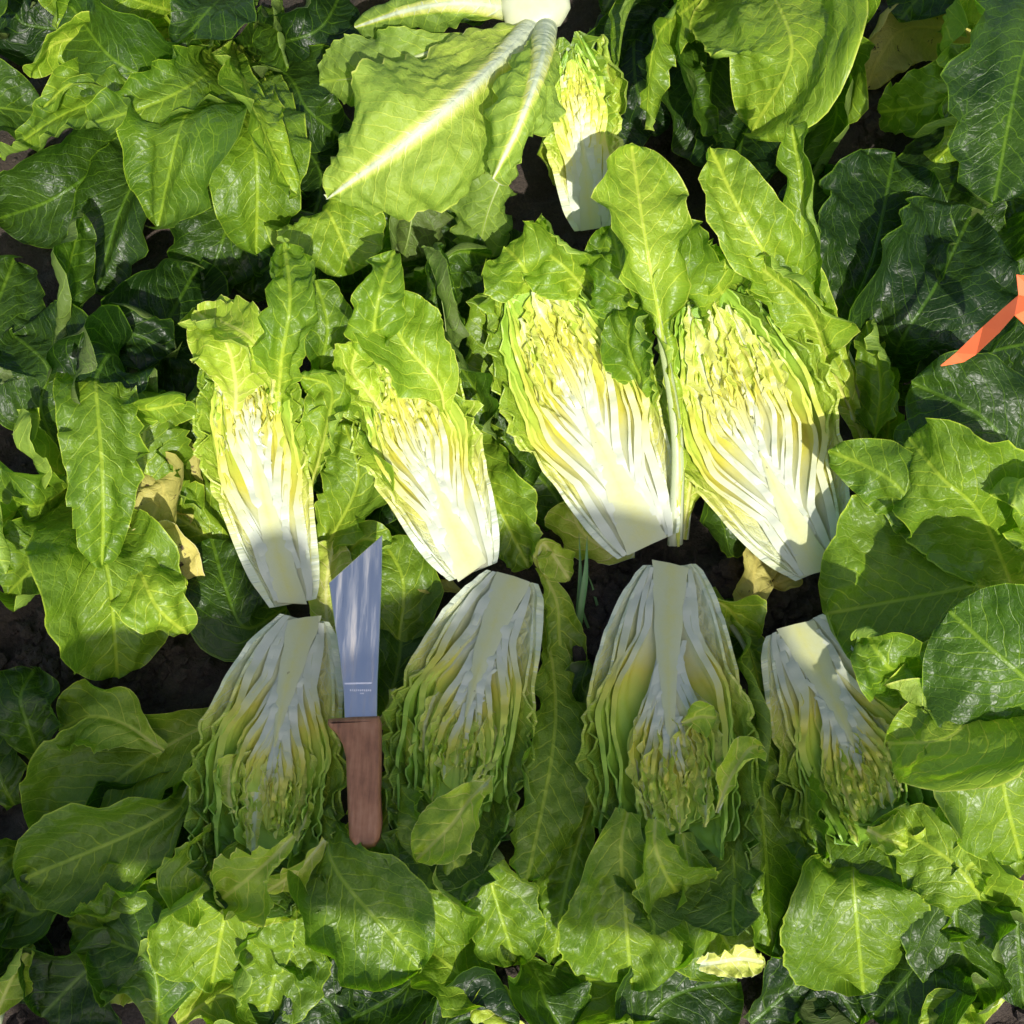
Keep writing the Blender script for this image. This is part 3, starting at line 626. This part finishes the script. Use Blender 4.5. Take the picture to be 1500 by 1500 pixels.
C = plant(540, 420, 'standing dark romaine with rolled upright leaves between the halved heads and upturned head')
put(C, '520,420,4;470,340,14;480,310,19;520,398,17', 180, 'G', at=.8, cup=.3, f=(0, -.3), blister=.0028, kind='round', curl=(.6, 0))
put(C, '540,430,4;560,360,14;585,300,17;610,290,17', 90, 'D', roll=-40, cup=.7)
put(C, '560,430,4;630,400,13;670,370,15;720,375,13', 80, 'D', roll=40, cup=.8, curl=(.8, .3))
put(C, '560,430,4;620,480,10;640,400,16;640,355,18', 85, 'D', cup=.9, roll=10)
put(C, '540,430,3;480,420,10;420,380,12;380,400,9', 150, 'K', cup=.3)
put(C, '540,430,3;600,350,10;650,320,12;720,330,9', 170, 'K', cup=.3)
put(C, '550,440,3;700,470,8;760,420,10;790,350,8', 200, 'K', cup=.3)
put(C, '550,440,3;690,560,6;740,640,6;770,720,5', 170, 'D', cup=.3)
put(C, '550,440,3;600,600,6;560,700,6;520,760,4', 150, 'K', cup=.3)
put(C, '700,560,5;690,640,8;720,720,9;775,832,6', 120, 'M', f=(0, -.4), cup=.3, frill=.004, blister=.003)
Bp = plant(110, 690, 'standing romaine at the wilted yellow leaf, glossy arching leaves and backlit veins')
put(Bp, '110,690,3;150,600,16;140,560,22;150,700,21;150,830,15', 115, 'M', at=.75, cup=-.35, f=(.1, -.1), kind='strap', blister=.0032, lam=.03)
put(Bp, '120,680,3;180,560,14;160,520,20;120,600,22', 170, 'K', roll=20, cup=.4)
put(Bp, '130,700,3;180,610,16;220,600,21;272,590,19', 75, 'G', roll=30, curl=(.9, -.4), cup=.4, f=(0, -.3))
put(Bp, '120,700,3;60,740,10;20,735,11;-60,730,8', 130, 'M', cup=.4, rib=.007, ribtone=(.3, .5))
put(Bp, '120,720,3;140,790,12;160,850,13;172,992,5', 200, 'M', cup=.2, f=(-.1, .45), kind='round', ribtone=(.3, .5), frill=.001)
put(Bp, '130,720,3;200,830,11;230,890,12;275,930,8', 110, 'G', cup=-.3, f=(.2, -.3), kind='round', blister=.0025)
put(Bp, '110,720,3;90,780,11;60,820,12;10,870,8', 160, 'M', cup=.3, f=(-.1, .4))
put(Bp, '100,700,3;40,660,14;20,640,17;30,600,17', 110, 'M', roll=30, cup=.5, frill=.002)
put(Bp, '100,690,3;60,600,11;70,540,13;20,490,10', 200, 'D', cup=.3, f=(.1, .1))
put(Bp, '110,690,3;130,560,12;180,490,14;260,520,12', 150, 'K', roll=-25, cup=.5, curl=(.9, .2), frill=.002)
put(Bp, '100,690,3;20,560,9;-10,480,10;20,380,9', 150, 'D', cup=.3)
put(Bp, '110,690,3;90,500,10;95,420,15;120,310,15', 90, 'D', roll=40, cup=.9)
put(Bp, '110,690,3;200,560,8;240,480,9;290,390,8', 190, 'K', cup=.2, kind='round')
put(Bp, '110,690,3;240,620,6;300,560,7;320,500,6', 150, 'K', cup=.3)
put(Bp, '110,690,3;10,760,12;-20,780,16;10,840,15', 70, 'G', cup=.4)
put(Bp, '140,700,3;210,700,8;240,720,9;200,800,8', 110, 'O', cup=.8, blister=.001)
D = plant(1130, -60, 'standing romaine with one broad sunlit leaf turned to the light, behind the widest halved head')
put(D, '1130,-70,4;1130,-20,20;1160,80,24;1100,195,17', 265, 'G', kind='round', cup=.12, f=(-.05, -.3), blister=.0032, rib=.004, ribtone=(.2, .4), ruffle=.005)
put(D, '1140,-70,4;1220,-60,20;1265,-20,24;1262,48,21', 100, 'M', cup=.3, kind='round')
put(D, '1100,-60,4;1010,10,16;960,60,20;945,190,16', 100, 'G', cup=.3, frill=.004, ruffle=.012, curl=(.5, .8))
put(D, '1100,-60,4;1010,40,14;1000,110,16;1050,210,9', 110, 'D', cup=.4, roll=-20)
put(D, '1100,-60,4;960,-20,13;920,20,17;905,100,16', 80, 'M', roll=40, cup=.6, frill=.003)
put(D, '1140,-50,3;1190,120,10;1225,170,12;1160,320,8', 120, 'D', cup=.3)
put(D, '1150,-50,3;1230,60,10;1245,130,12;1215,200,9', 110, 'M', cup=.4)
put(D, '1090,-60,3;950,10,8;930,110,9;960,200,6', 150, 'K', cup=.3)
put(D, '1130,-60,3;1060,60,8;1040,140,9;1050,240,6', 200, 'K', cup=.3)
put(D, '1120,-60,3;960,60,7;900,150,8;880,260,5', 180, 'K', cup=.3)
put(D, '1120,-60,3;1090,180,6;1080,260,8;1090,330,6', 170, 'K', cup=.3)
put(A, '330,60,3;60,40,6;20,20,7;-40,30,5', 150, 'K', cup=.3)
put(A, '330,80,3;450,220,7;470,280,8;440,360,6', 180, 'K', cup=.3)
put(A, '330,80,3;330,250,5;370,330,6;370,440,5', 180, 'K', cup=.3)
E = plant(1480, 60, 'standing romaine beside the orange tape, smooth pale-rimmed leaf arching over')
put(E, '1500,20,4;1440,-10,20;1390,20,23;1385,118,19', 120, 'G', cup=.2, f=(0, -.2), blister=.002, kind='round')
put(E, '1490,60,4;1440,110,16;1370,150,18;1286,165,13', 140, 'M', cup=.3, f=(-.1, -.2), blister=.0032, frill=.003)
put(E, '1500,80,4;1420,150,14;1400,200,15;1370,238,12', 130, 'M', cup=.3, f=(-.1, -.3), blister=.0028)
put(E, '1540,60,4;1545,0,22;1500,80,28;1455,300,25', 225, 'D', cup=.1, at=.8, f=(.1, 0), kind='round', blister=.001)
put(E, '1500,60,3;1400,260,9;1390,330,10;1440,420,8', 200, 'K', cup=.3)
put(E, '1500,60,3;1340,40,8;1290,80,8;1270,130,5', 120, 'O', cup=.3)
put(E, '1500,100,3;1480,260,10;1500,360,11;1520,420,8', 150, 'K', cup=.3)
Fp = plant(1290, 560, 'standing shaded romaine with two big dark leaves, behind the widest halved head')
put(Fp, '1280,560,4;1240,490,12;1280,370,17;1310,225,16', 215, 'K', cup=.3, f=(0, -.1), ribtone=(.2, .4), blister=.0028, rib=.005)  # dark tone here and below stands in for shade cast on these leaves
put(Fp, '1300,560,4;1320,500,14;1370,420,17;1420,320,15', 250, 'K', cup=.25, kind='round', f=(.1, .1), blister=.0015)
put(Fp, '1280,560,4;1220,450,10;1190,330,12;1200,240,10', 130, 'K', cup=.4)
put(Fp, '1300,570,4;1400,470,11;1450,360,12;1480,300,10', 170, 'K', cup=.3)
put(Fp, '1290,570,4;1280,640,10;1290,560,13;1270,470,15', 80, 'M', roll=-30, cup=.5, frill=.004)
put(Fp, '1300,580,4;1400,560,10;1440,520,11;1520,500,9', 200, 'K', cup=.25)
G = plant(1480, 870, 'standing romaine with large glossy cupped leaves reaching over the halved head')
put(G, '1500,900,5;1440,860,12;1380,868,13;1208,900,12', 335, 'M', cup=.28, f=(.05, .05), kind='round', rib=.0045, ribtone=(.3, .45), blister=.0028, curl=(0, .3), ruffle=.008)
put(G, '1500,900,5;1440,760,20;1380,700,23;1330,640,21', 190, 'M', cup=.2, f=(.1, -.3), blister=.0028)
put(G, '1490,860,5;1360,760,18;1300,700,20;1215,660,18', 105, 'M', cup=-.3, f=(0, -.2), blister=.0014)
put(G, '1620,1060,10;1560,1040,20;1480,975,25;1390,895,25', 290, 'D', cup=.12, f=(-.05, 0), buckle=.5, kind='round', rib=.0035, ribtone=(.35, .45), blister=.0014)
put(G, '1490,930,5;1430,1030,20;1390,1080,23;1300,1090,20', 230, 'G', cup=.2, f=(-.1, -.3), kind='round', rib=.0045, ribtone=(.2, .4), blister=.003)
put(G, '1490,930,5;1330,980,19;1290,960,22;1268,925,21', 120, 'M', cup=.2, f=(0, -.2), blister=.003)
put(G, '1510,930,5;1470,1080,21;1470,1150,22;1495,1258,16', 190, 'M', cup=.15, f=(.1, -.1), ribtone=(.3, .45), blister=.0022, curl=(-.5, 0))
put(G, '1510,930,5;1410,1060,17;1400,1120,19;1400,1210,14', 100, 'M', roll=30, cup=.4, f=(-.1, -.4))
put(G, '1510,850,5;1530,760,22;1500,700,27;1480,740,27', 90, 'G', cup=.3)
put(G, '1510,860,5;1500,720,15;1450,620,20;1335,560,19', 190, 'K', cup=.15, f=(0, -.05), rib=.0035, ribtone=(.3, .5), kind='round', blister=.001)
put(G, '1510,860,5;1420,680,14;1360,640,15;1320,670,13', 100, 'D', cup=.3)
Hp = plant(1480, 1400, 'standing romaine at the trimmings, ruffled outer leaves below the glossy cupped ones')
put(Hp, '1490,1400,3;1440,1320,12;1390,1260,14;1290,1200,11', 120, 'G', cup=.3, frill=.006, ruffle=.012, f=(0, -.1))
put(Hp, '1480,1400,3;1420,1290,13;1440,1260,15;1520,1250,14', 60, 'G', cup=.2)
put(Hp, '1480,1390,3;1440,1280,10;1400,1340,12;1440,1470,6', 150, 'D', at=.8, cup=.2, f=(-.1, -.2), kind='round')
put(Hp, '1480,1400,3;1500,1310,9;1490,1350,10;1500,1470,5', 120, 'D', cup=.3)
put(Hp, '1470,1400,3;1360,1300,9;1340,1340,9;1350,1420,5', 170, 'D', cup=.3, f=(0, -.2))
put(Hp, '1470,1420,3;1360,1400,7;1330,1430,7;1280,1490,4', 190, 'K', cup=.2)
put(Hp, '1480,1420,3;1420,1470,7;1400,1480,9;1345,1500,8', 70, 'G', cup=.2, kind='round')
put(Hp, '1500,1440,5;1440,1480,6;1390,1485,6;1300,1500,4', 20, 'L', rib=.004, ribtone=(.2, .3))

# ------------------------------------------------------------------ loose leaves and trimmings on the ground
def loose(label, path, wpx, tone='M', f=(0, 0), name='loose_leaf', **kw):
    x, y, z = (float(q) for q in path.split(';')[0].split(','))
    org = np.array(P(x, y, z / 100)); o = put((None, org), path, wpx, tone, f, name=name, **kw)
    o.location = org
    return tag(o, label, 'leaf', 'cut leaves lying on the soil')
loose('broad dull green leaf with pale midrib lying on the soil near the handle', '330,1050,3;250,1090,5;150,1160,5;60,1240,4', 210, 'M', f=(0, .1), rib=.005, ribtone=(.1, .35))
loose('pale green torn leaf on bare soil above the broad dull green one', '240,1100,6;180,1060,7;130,1050,7;85,1070,5', 110, 'G', f=(0, .2), blister=.002)
loose('small dark leaf standing at the edge of the bare soil patch', '60,1120,2;40,1060,7;30,1020,9;50,980,7', 100, 'D', cup=.3)
loose('dark crumpled leaf tucked under the broad dull green one', '330,1110,2;260,1160,4;200,1210,4;120,1290,3', 150, 'K', ruffle=.012)
loose('bright wilted yellow leaf with brown spots lying on the soil', '300,900,1;260,860,6;225,835,9;165,815,9', 130, 'P', cup=.2, f=(0, -.2))
loose('curled wilted leaf leaning over the hole left by a cut plant', '290,800,1;270,740,5;240,690,8;195,670,8', 110, 'O', cup=.5)
loose('dark leaf with pale midrib lying below the glossy shaded-head leaves', '230,1500,1;230,1440,4;210,1400,5;140,1370,4', 150, 'D', rib=.004)
loose('pale stubby leaf stalk standing in the trimmings', '-20,1520,1;10,1450,4;30,1410,5;50,1385,5', 55, 'W', rib=.01, ribtone=(.1, .3), cup=.8)
loose('pale crumpled leaf piece on the soil in front of the stalk', '270,1470,1;220,1440,3;180,1430,3;130,1440,2', 70, 'W', ruffle=.012)
loose('dark shaded leaf under the hanging glossy leaves', '520,1500,1;470,1460,3;420,1430,4;360,1440,3', 170, 'K')
loose('dull grey green leaf lying flat among the trimmings', '740,1480,1;690,1440,3;650,1410,4;620,1390,3', 110, 'M', f=(0, .2))
loose('pale broken leaf base among the trimmings', '770,1510,1;720,1480,3;690,1470,3', 60, 'W', rib=.008, ribtone=(.0, .2))
loose('small white leaf stub on the dark soil of the trimmings', '860,1490,1;830,1478,2;800,1480,2', 30, 'W', rib=.006, ribtone=(.0, .1))
loose('backlit green leaf sticking out below the longest white core head', '1000,1490,1;930,1450,2;880,1440,2;812,1420,1', 150, 'M', f=(-.1, .4), kind='round')
loose('dark leaf behind the backlit one in the trimmings', '900,1560,1;960,1480,3;1010,1450,3;1080,1440,2', 160, 'K')
loose('dark broad leaf in the trimmings under the round glossy leaf', '1100,1500,1;1160,1450,3;1200,1420,3;1260,1500,2', 170, 'K')
loose('small yellow torn leaf with a frilled end lying below the longest white core head', '1005,1415,5;1050,1410,7;1085,1405,7;1120,1410,6', 45, 'Y', frill=.004, ruffle=.006)
loose('sunlit yellowish leaf under the left edge of the blade', '500,1010,3;482,930,6;478,860,7;490,790,7', 75, 'Y', f=(0, -.2), cup=.1)
loose('green leaf under the right edge of the blade', '570,1010,2;585,930,5;590,850,7;560,790,7', 110, 'M', cup=.2)
loose('crumpled leaf behind the knife tip', '480,840,3;510,810,6;535,790,8;575,800,8', 60, 'G', ruffle=.01)
loose('dark leaf with one sun fleck beside the blade', '560,1060,2;575,1010,4;585,960,5;590,910,4', 100, 'D', cup=.2)
loose('dry yellow leaf strip by the short cream core', '690,870,3;650,862,5;615,850,6;590,840,5', 35, 'O', cup=.7, rib=.002)
loose('limp pale green leaf drooping onto the soil between two shaded halves', '790,830,6;815,880,6;820,940,5;830,1015,2', 75, 'G', ruffle=.008, cup=.2)
loose('small torn leaf end lying between two stumps', '800,840,5;790,810,7;800,800,7;835,850,6', 55, 'W', ruffle=.006)
loose('pale dry folded leaf standing on the soil between two shaded stumps', '1085,930,1;1100,880,4;1105,840,5;1115,790,4', 60, 'O', roll=25, cup=.5, ruffle=.008)
loose('small pale wilted leaf by the stump of the widest half', '1120,860,3;1150,850,4;1170,840,4', 50, 'O', cup=.4)
loose('short green leaf end curling off the longest white core head', '1020,870,6;1050,880,8;1075,900,7;1090,940,4', 75, 'G', cup=.4)
loose('dark leaf lying in shade under the widest half', '1040,700,3;1060,740,5;1080,760,5;1110,780,3', 90, 'D', cup=.2)
loose('dark leaf lying on the soil beside the right shaded halves', '1075,1010,1;1070,960,3;1065,920,4;1050,880,3', 80, 'D')
loose('dark crinkled leaf low between two shaded halves', '870,1050,1;850,1100,3;860,1010,5;880,990,5', 90, 'D', frill=.003)
loose('smooth dark leaf below the knife handle', '560,1210,2;540,1260,4;520,1300,4;500,1350,2', 120, 'D')

loose('dull green leaf covering bare soil by the pale crumpled leaf piece', '230,1380,1;180,1400,3;130,1420,3;60,1490,2', 150, 'D')
loose('mid green leaf lying under the tip of the hanging glossy leaf', '260,1500,1;300,1470,2;340,1460,3;420,1490,2', 120, 'M')
loose('dark leaf lying flat where the bare soil patch ends', '20,1180,1;0,1140,3;-10,1090,3;-40,1040,2', 120, 'D')
loose('dark limp leaf beside the pale stubby stalk', '60,1330,1;30,1370,3;20,1410,3;0,1470,2', 130, 'K')
loose('dark leaf lying beneath the backlit leaf tip by the trimmings', '640,1380,1;600,1440,3;560,1470,3;500,1500,2', 130, 'K')
loose('dark leaf with a turned up rim among the trimmings', '760,1400,1;790,1440,3;800,1470,4;830,1520,3', 120, 'D', cup=.5)
loose('shaded leaf poking out under the left big leaf of the handle side half', '120,1300,2;80,1320,4;50,1340,4;0,1320,3', 100, 'D', cup=.4)
loose('shaded leaf lying against the dark soil clods', '40,1240,1;10,1260,3;-20,1280,3;-60,1300,2', 120, 'D')
loose('dark folded leaf under the trimmed pale leaf base', '620,1540,1;660,1500,3;700,1490,3;760,1500,2', 110, 'K', cup=.6)
# ------------------------------------------------------------------ plants just outside the picture carry the bed on
rp = np.random.default_rng(41); proto = []
for k in range(3):
    pr = []
    for j in range(11):
        a = j * 2.4 + rp.uniform(-.2, .2); lv = 1 - j / 11; out = .06 + .15 * lv; hz = .26 - .14 * lv
        d = np.array([math.cos(a), math.sin(a), 0])
        pts = [np.zeros(3) + [0, 0, .02], d * out * .45 + [0, 0, hz * .7], d * out * .85 + [0, 0, hz], d * (out + .05) + [0, 0, hz * .75]]
        pr.append((pts, rp.uniform(.09, .15), 'DMG'[min(2, int(3 * (1 - lv)))] if lv < .7 else 'D', rp.uniform(.2, .5)))
    proto.append(pr)
spots = [(-.80, .45), (-.82, -.05), (-.80, -.42), (.84, .40), (.82, -.02), (.82, -.45), (-.52, .80), (-.15, .84), (.25, .86), (.62, .78)]
first = {}
names = ['far left corner', 'left edge', 'near left corner', 'far right corner', 'right edge', 'near right corner']
for i, (x, y) in enumerate(spots):
    k = i % 3
    o = thing('romaine_plant', (x, y, 0), 'standing romaine plant further along the lettuce bed', 'lettuce', 'romaine plants further along the bed')
    o.rotation_euler.z = i * 1.3
    if k not in first:
        first[k] = [leaf(o, np.zeros(3), pts, wd, TONE[tn], 'cos', (0, 0, 1), cup=cp, blister=.0022) for pts, wd, tn, cp in proto[k]]
    else:
        for s in first[k]:
            c = s.copy(); link(c, o)
            for ch in s.children: link(ch.copy(), c)

# ------------------------------------------------------------------ knife
kz = .125
kb = P(530, 1243, kz); kt = P(555, 785, kz + .015)
ky = (kt - kb).normalized(); kzv = (Vector((0.0, 0.02, 1)) - ky * Vector((0.0, 0.02, 1)).dot(ky)).normalized(); kx = ky.cross(kzv)
knife = thing('knife', kb, 'harvest knife with slanted smeared steel blade and brown handle lying between halved heads', 'knife')
from mathutils import Matrix
knife.rotation_euler = Matrix((kx, ky, kzv)).transposed().to_euler()
def kp(px, py):
    d = fwd + right * ((px - 750) / 750 * TF) - upv * ((py - 750) / 750 * TF)
    t = (kb - CAM).dot(kzv) / d.dot(kzv); p = CAM + d * t - kb
    return (p.dot(kx), p.dot(ky))
def slab(name, outline, z0, z1, mat, bev=.0, seg=3, parent=knife):
    bm = bmesh.new()
    vs = [bm.verts.new((x, y, z0)) for x, y in outline]; f = bm.faces.new(vs)
    if f.normal.z > 0 or True:
        bm.normal_update()
        if f.normal.z > 0: bmesh.ops.reverse_faces(bm, faces=[f])
    r = bmesh.ops.extrude_face_region(bm, geom=[f])
    for v in r['geom']:
        if isinstance(v, bmesh.types.BMVert): v.co.z = z1
    bmesh.ops.recalc_face_normals(bm, faces=bm.faces)
    if bev:
        ed = [e for e in bm.edges if abs(e.verts[0].co.z - e.verts[1].co.z) < 1e-6]
        bmesh.ops.bevel(bm, geom=ed, offset=bev, segments=seg, profile=.5, affect='EDGES')
    me = bpy.data.meshes.new(name); bm.to_mesh(me); bm.free(); me.materials.append(mat)
    me.polygons.foreach_set('use_smooth', np.ones(len(me.polygons), dtype=bool))
    me.set_sharp_from_angle(angle=math.radians(35))
    return link(bpy.data.objects.new(name, me), parent)
blade_px = [(560, 784), (559, 850), (556, 930), (553, 1000), (552, 1056), (505, 1056), (503, 1012), (497, 960), (489, 905), (482, 854), (505, 833), (535, 806)]
blade = slab('blade', [kp(*p) for p in blade_px], -.0010, .0010, M['blade'], .0006, 1)
hp_ = [(482, 1054), (520, 1051), (556, 1050), (559, 1060), (559, 1110), (558, 1160), (560, 1205), (557, 1228), (549, 1240), (536, 1244), (522, 1240), (513, 1228), (511, 1200), (509, 1150), (508, 1112), (503, 1092), (494, 1076), (485, 1068), (481, 1062)]
handle = slab('handle', [kp(*p) for p in hp_], -.0095, .0105, M['handle'], .0055, 4)
bz_ = .00125
for y0, y1, x0, x1 in ((1000.5, 1003, 505, 545),):                      # bright ground line across the blade heel
    slab('ground_line', [kp(x0, y0), kp(x1, y0 - 1), kp(x1, y1 - 1), kp(x0, y1)], .0011, bz_, M['etch'], parent=blade)
for k in range(11):                                                     # worn maker's stamp, too worn to read
    x = 513 + k * 2.9
    slab('stamp_mark', [kp(x, 1010), kp(x + 1.7, 1010), kp(x + 1.7, 1012.6 + (k % 3) * .4), kp(x, 1012.6)], .0011, bz_, M['etch'], parent=blade)
for k in range(2):
    slab('stamp_mark', [kp(528 + k * 3, 1015), kp(530 + k * 3, 1015), kp(530 + k * 3, 1017), kp(528 + k * 3, 1017)], .0011, bz_, M['etch'], parent=blade)

# ------------------------------------------------------------------ orange tape hanging in at the edge
tz = .29
def strip(name, pl, pr, parent, org, th=.0008):
    a = [np.array(P(x, y, z / 100)) - org for x, y, z in pl]; b = [np.array(P(x, y, z / 100)) - org for x, y, z in pr]
    n = len(a); up = np.array([0, 0, th]); V = a + b + [p - up for p in a] + [p - up for p in b]; F = []
    for i in range(n - 1):
        F += [[i, i + n, i + n + 1, i + 1], [i + 2 * n, i + 1 + 2 * n, i + 1 + 3 * n, i + 3 * n], [i, i + 1, i + 1 + 2 * n, i + 2 * n], [i + n, i + 3 * n, i + 1 + 3 * n, i + 1 + n]]
    F += [[0, 2 * n, 3 * n, n], [n - 1, 2 * n - 1, 4 * n - 1, 3 * n - 1]]
    return mesh_obj(name, np.array(V), F, M['tape'], parent, smooth=False)
tb = P(1520, 455, tz)
tape = thing('marker_tape', tb, 'orange plastic marker tape lying over shaded dark leaves', 'tape')
tb = np.array(tb)
strip('strip', [(1378, 535, 24), (1400, 517, 25), (1440, 478, 26.5), (1470, 451, 28), (1492, 432, 29), (1530, 410, 30)], [(1380, 536, 24), (1412, 530, 25), (1430, 519, 26), (1465, 486, 28), (1486, 462, 29), (1530, 440, 30)], tape, tb)
strip('tail', [(1484, 459, 28.8), (1500, 452, 28.8), (1530, 470, 28)], [(1487, 462, 28.8), (1500, 474, 28.4), (1530, 520, 27)], tape, tb)
strip('tail', [(1489, 402, 30), (1492, 432, 29.2)], [(1530, 408, 31), (1530, 440, 29.6)], tape, tb)

# ------------------------------------------------------------------ weeds
def grass(parent, org, path, wpx):
    pts = [np.array(P(*(float(q) for q in s.split(',')[:2]), float(s.split(',')[2]) / 100)) for s in path.split(';')]
    ts = np.linspace(0, 1, 14); C_, L_ = spline(pts, ts); h = nrm(np.array(CAM) - C_[7]); T_, N_, B_ = frames(C_, h, .5)
    w_ = wpx * mpp(.04) / 2 * np.minimum(1, (1 - ts) * 3 + .05)
    V = np.concatenate([C_ - B_ * w_[:, None], C_ + N_ * (-w_ * .5)[:, None], C_ + B_ * w_[:, None]]) - org
    n = 14; F = [[i, i + n, i + n + 1, i + 1] for i in range(n - 1)] + [[i + n, i + 2 * n, i + 2 * n + 1, i + n + 1] for i in range(n - 1)]
    return mesh_obj('blade', V, F, M['grass'], parent)
go = P(838, 1000, .01); gt = thing('grass_tuft', go, 'thin grass blades growing from bare soil between two shaded halves', 'grass'); go = np.array(go)
for s, w_ in (('838,1000,1;850,900,5;858,840,7;860,785,8', 9), ('838,1000,1;845,910,4;850,840,6;848,780,7', 6), ('890,960,1;880,910,2;868,860,4;860,840,5', 4), ('885,985,1;870,940,2;855,900,4;852,870,5', 4)): grass(gt, go, s, w_)
go = P(300, 890, .01); gt = thing('grass_tuft', go, 'thin weed stems beside the spotted yellow leaf', 'grass'); go = np.array(go)
for s, w_ in (('310,880,1;270,850,4;240,810,6;232,780,7', 5), ('280,900,1;282,860,4;290,830,5;305,820,6', 5), ('300,770,2;265,772,5;235,785,6;230,800,6', 4)): grass(gt, go, s, w_)

# ------------------------------------------------------------------ the person behind the camera whose shadow falls across the halves
def Q(px, py, h):                                        # the point at height h whose shadow falls on that photo pixel
    p = P(px, py, .12); return p + SUN * ((h - .12) / SUN.z)
def figure(name, joints, bones, mat, parent):
    me = bpy.data.meshes.new(name); keys = list(joints)
    me.from_pydata([joints[k][0] for k in keys], [(keys.index(a), keys.index(b)) for a, b in bones], [])
    o = link(bpy.data.objects.new(name, me), parent); me.materials.append(mat)
    sk = o.modifiers.new('skin', 'SKIN'); sk.use_smooth_shade = True
    for k, v in zip(keys, me.skin_vertices[0].data): v.radius = joints[k][1]; v.use_root = k == keys[0]
    sb = o.modifiers.new('sub', 'SUBSURF'); sb.levels = 2; sb.render_levels = 2
    return o
pr = Vector((-.60, -1.25, 0.0))
person = thing('person', pr, 'unseen person in blue clothes, straw hat and pose shaped to shade the bed', 'person')
def rel(v): return tuple(Vector(v) - pr)
head, neck, chest, belly, hip = Q(935, 1060, 1.58), Q(850, 1040, 1.44), Q(700, 1120, 1.32), Q(290, 1150, 1.16), Q(-240, 1110, .96)
J = {'hip': (rel(hip), (.13, .11)), 'belly': (rel(belly), (.085, .085)), 'chest': (rel(chest), (.10, .10)), 'neck': (rel(neck), (.055, .055)),
     'sl': (rel(Q(600, 1150, 1.36)), (.065, .06)), 'el': (rel(Q(425, 1110, 1.24)), (.05, .05)), 'hl': (rel(Q(400, 780, 1.30)), (.042, .042)),
     'sr': (rel(Q(860, 1110, 1.30)), (.065, .06)), 'er': (rel(Q(1110, 1080, 1.14)), (.06, .06)), 'hr': (rel(Q(1310, 1130, 1.15)), (.055, .055))}
for s, dx in (('l', -.14), ('r', .14)):
    h = Vector(hip)
    J['h' + s + '2'] = (rel((h.x + dx, h.y, h.z - .05)), (.10, .10)); J['k' + s] = (rel((h.x + dx * 1.2, h.y + .03, .50)), (.07, .07))
    J['a' + s] = (rel((h.x + dx * 1.2, h.y - .05, .09)), (.05, .05)); J['t' + s] = (rel((h.x + dx * 1.4, h.y + .12, .04)), (.045, .04))
figure('body', J, [('hip', 'belly'), ('belly', 'chest'), ('chest', 'neck'), ('chest', 'sl'), ('sl', 'el'), ('el', 'hl'), ('chest', 'sr'), ('sr', 'er'), ('er', 'hr'),
                   ('hip', 'hl2'), ('hl2', 'kl'), ('kl', 'al'), ('al', 'tl'), ('hip', 'hr2'), ('hr2', 'kr'), ('kr', 'ar'), ('ar', 'tr')], M['cloth'], person)
hv = (Vector(head) - Vector(neck)).normalized()
figure('head', {'n': (rel(neck), (.055, .055)), 'j': (rel(Vector(neck) + hv * .07), (.06, .07)), 'f': (rel(Vector(neck) + hv * .15), (.078, .09)), 'c': (rel(Vector(neck) + hv * .22), (.06, .07))},
       [('n', 'j'), ('j', 'f'), ('f', 'c')], M['skin'], person)
hc = Vector(neck) + hv * .19  # hat added for the shade its wide brim throws on the lower row
prof = [(.0, .11), (.06, .105), (.085, .08), (.092, .02), (.10, .005), (.14, -.005), (.178, -.016), (.179, -.020), (.14, -.010), (.09, -.004)]
hz_ = Vector((.05, -.25, 1)).normalized(); hx = hz_.orthogonal().normalized(); hy = hz_.cross(hx)
V = [Vector(hc) + hx * r_ * math.cos(a) + hy * r_ * math.sin(a) + hz_ * z_ - pr for r_, z_ in prof for a in [k / 28 * 6.2832 for k in range(28)]]
F = [[i * 28 + j, i * 28 + (j + 1) % 28, (i + 1) * 28 + (j + 1) % 28, (i + 1) * 28 + j] for i in range(len(prof) - 1) for j in range(28)]
mesh_obj('hat', [tuple(v) for v in V], F, M['straw'], person)
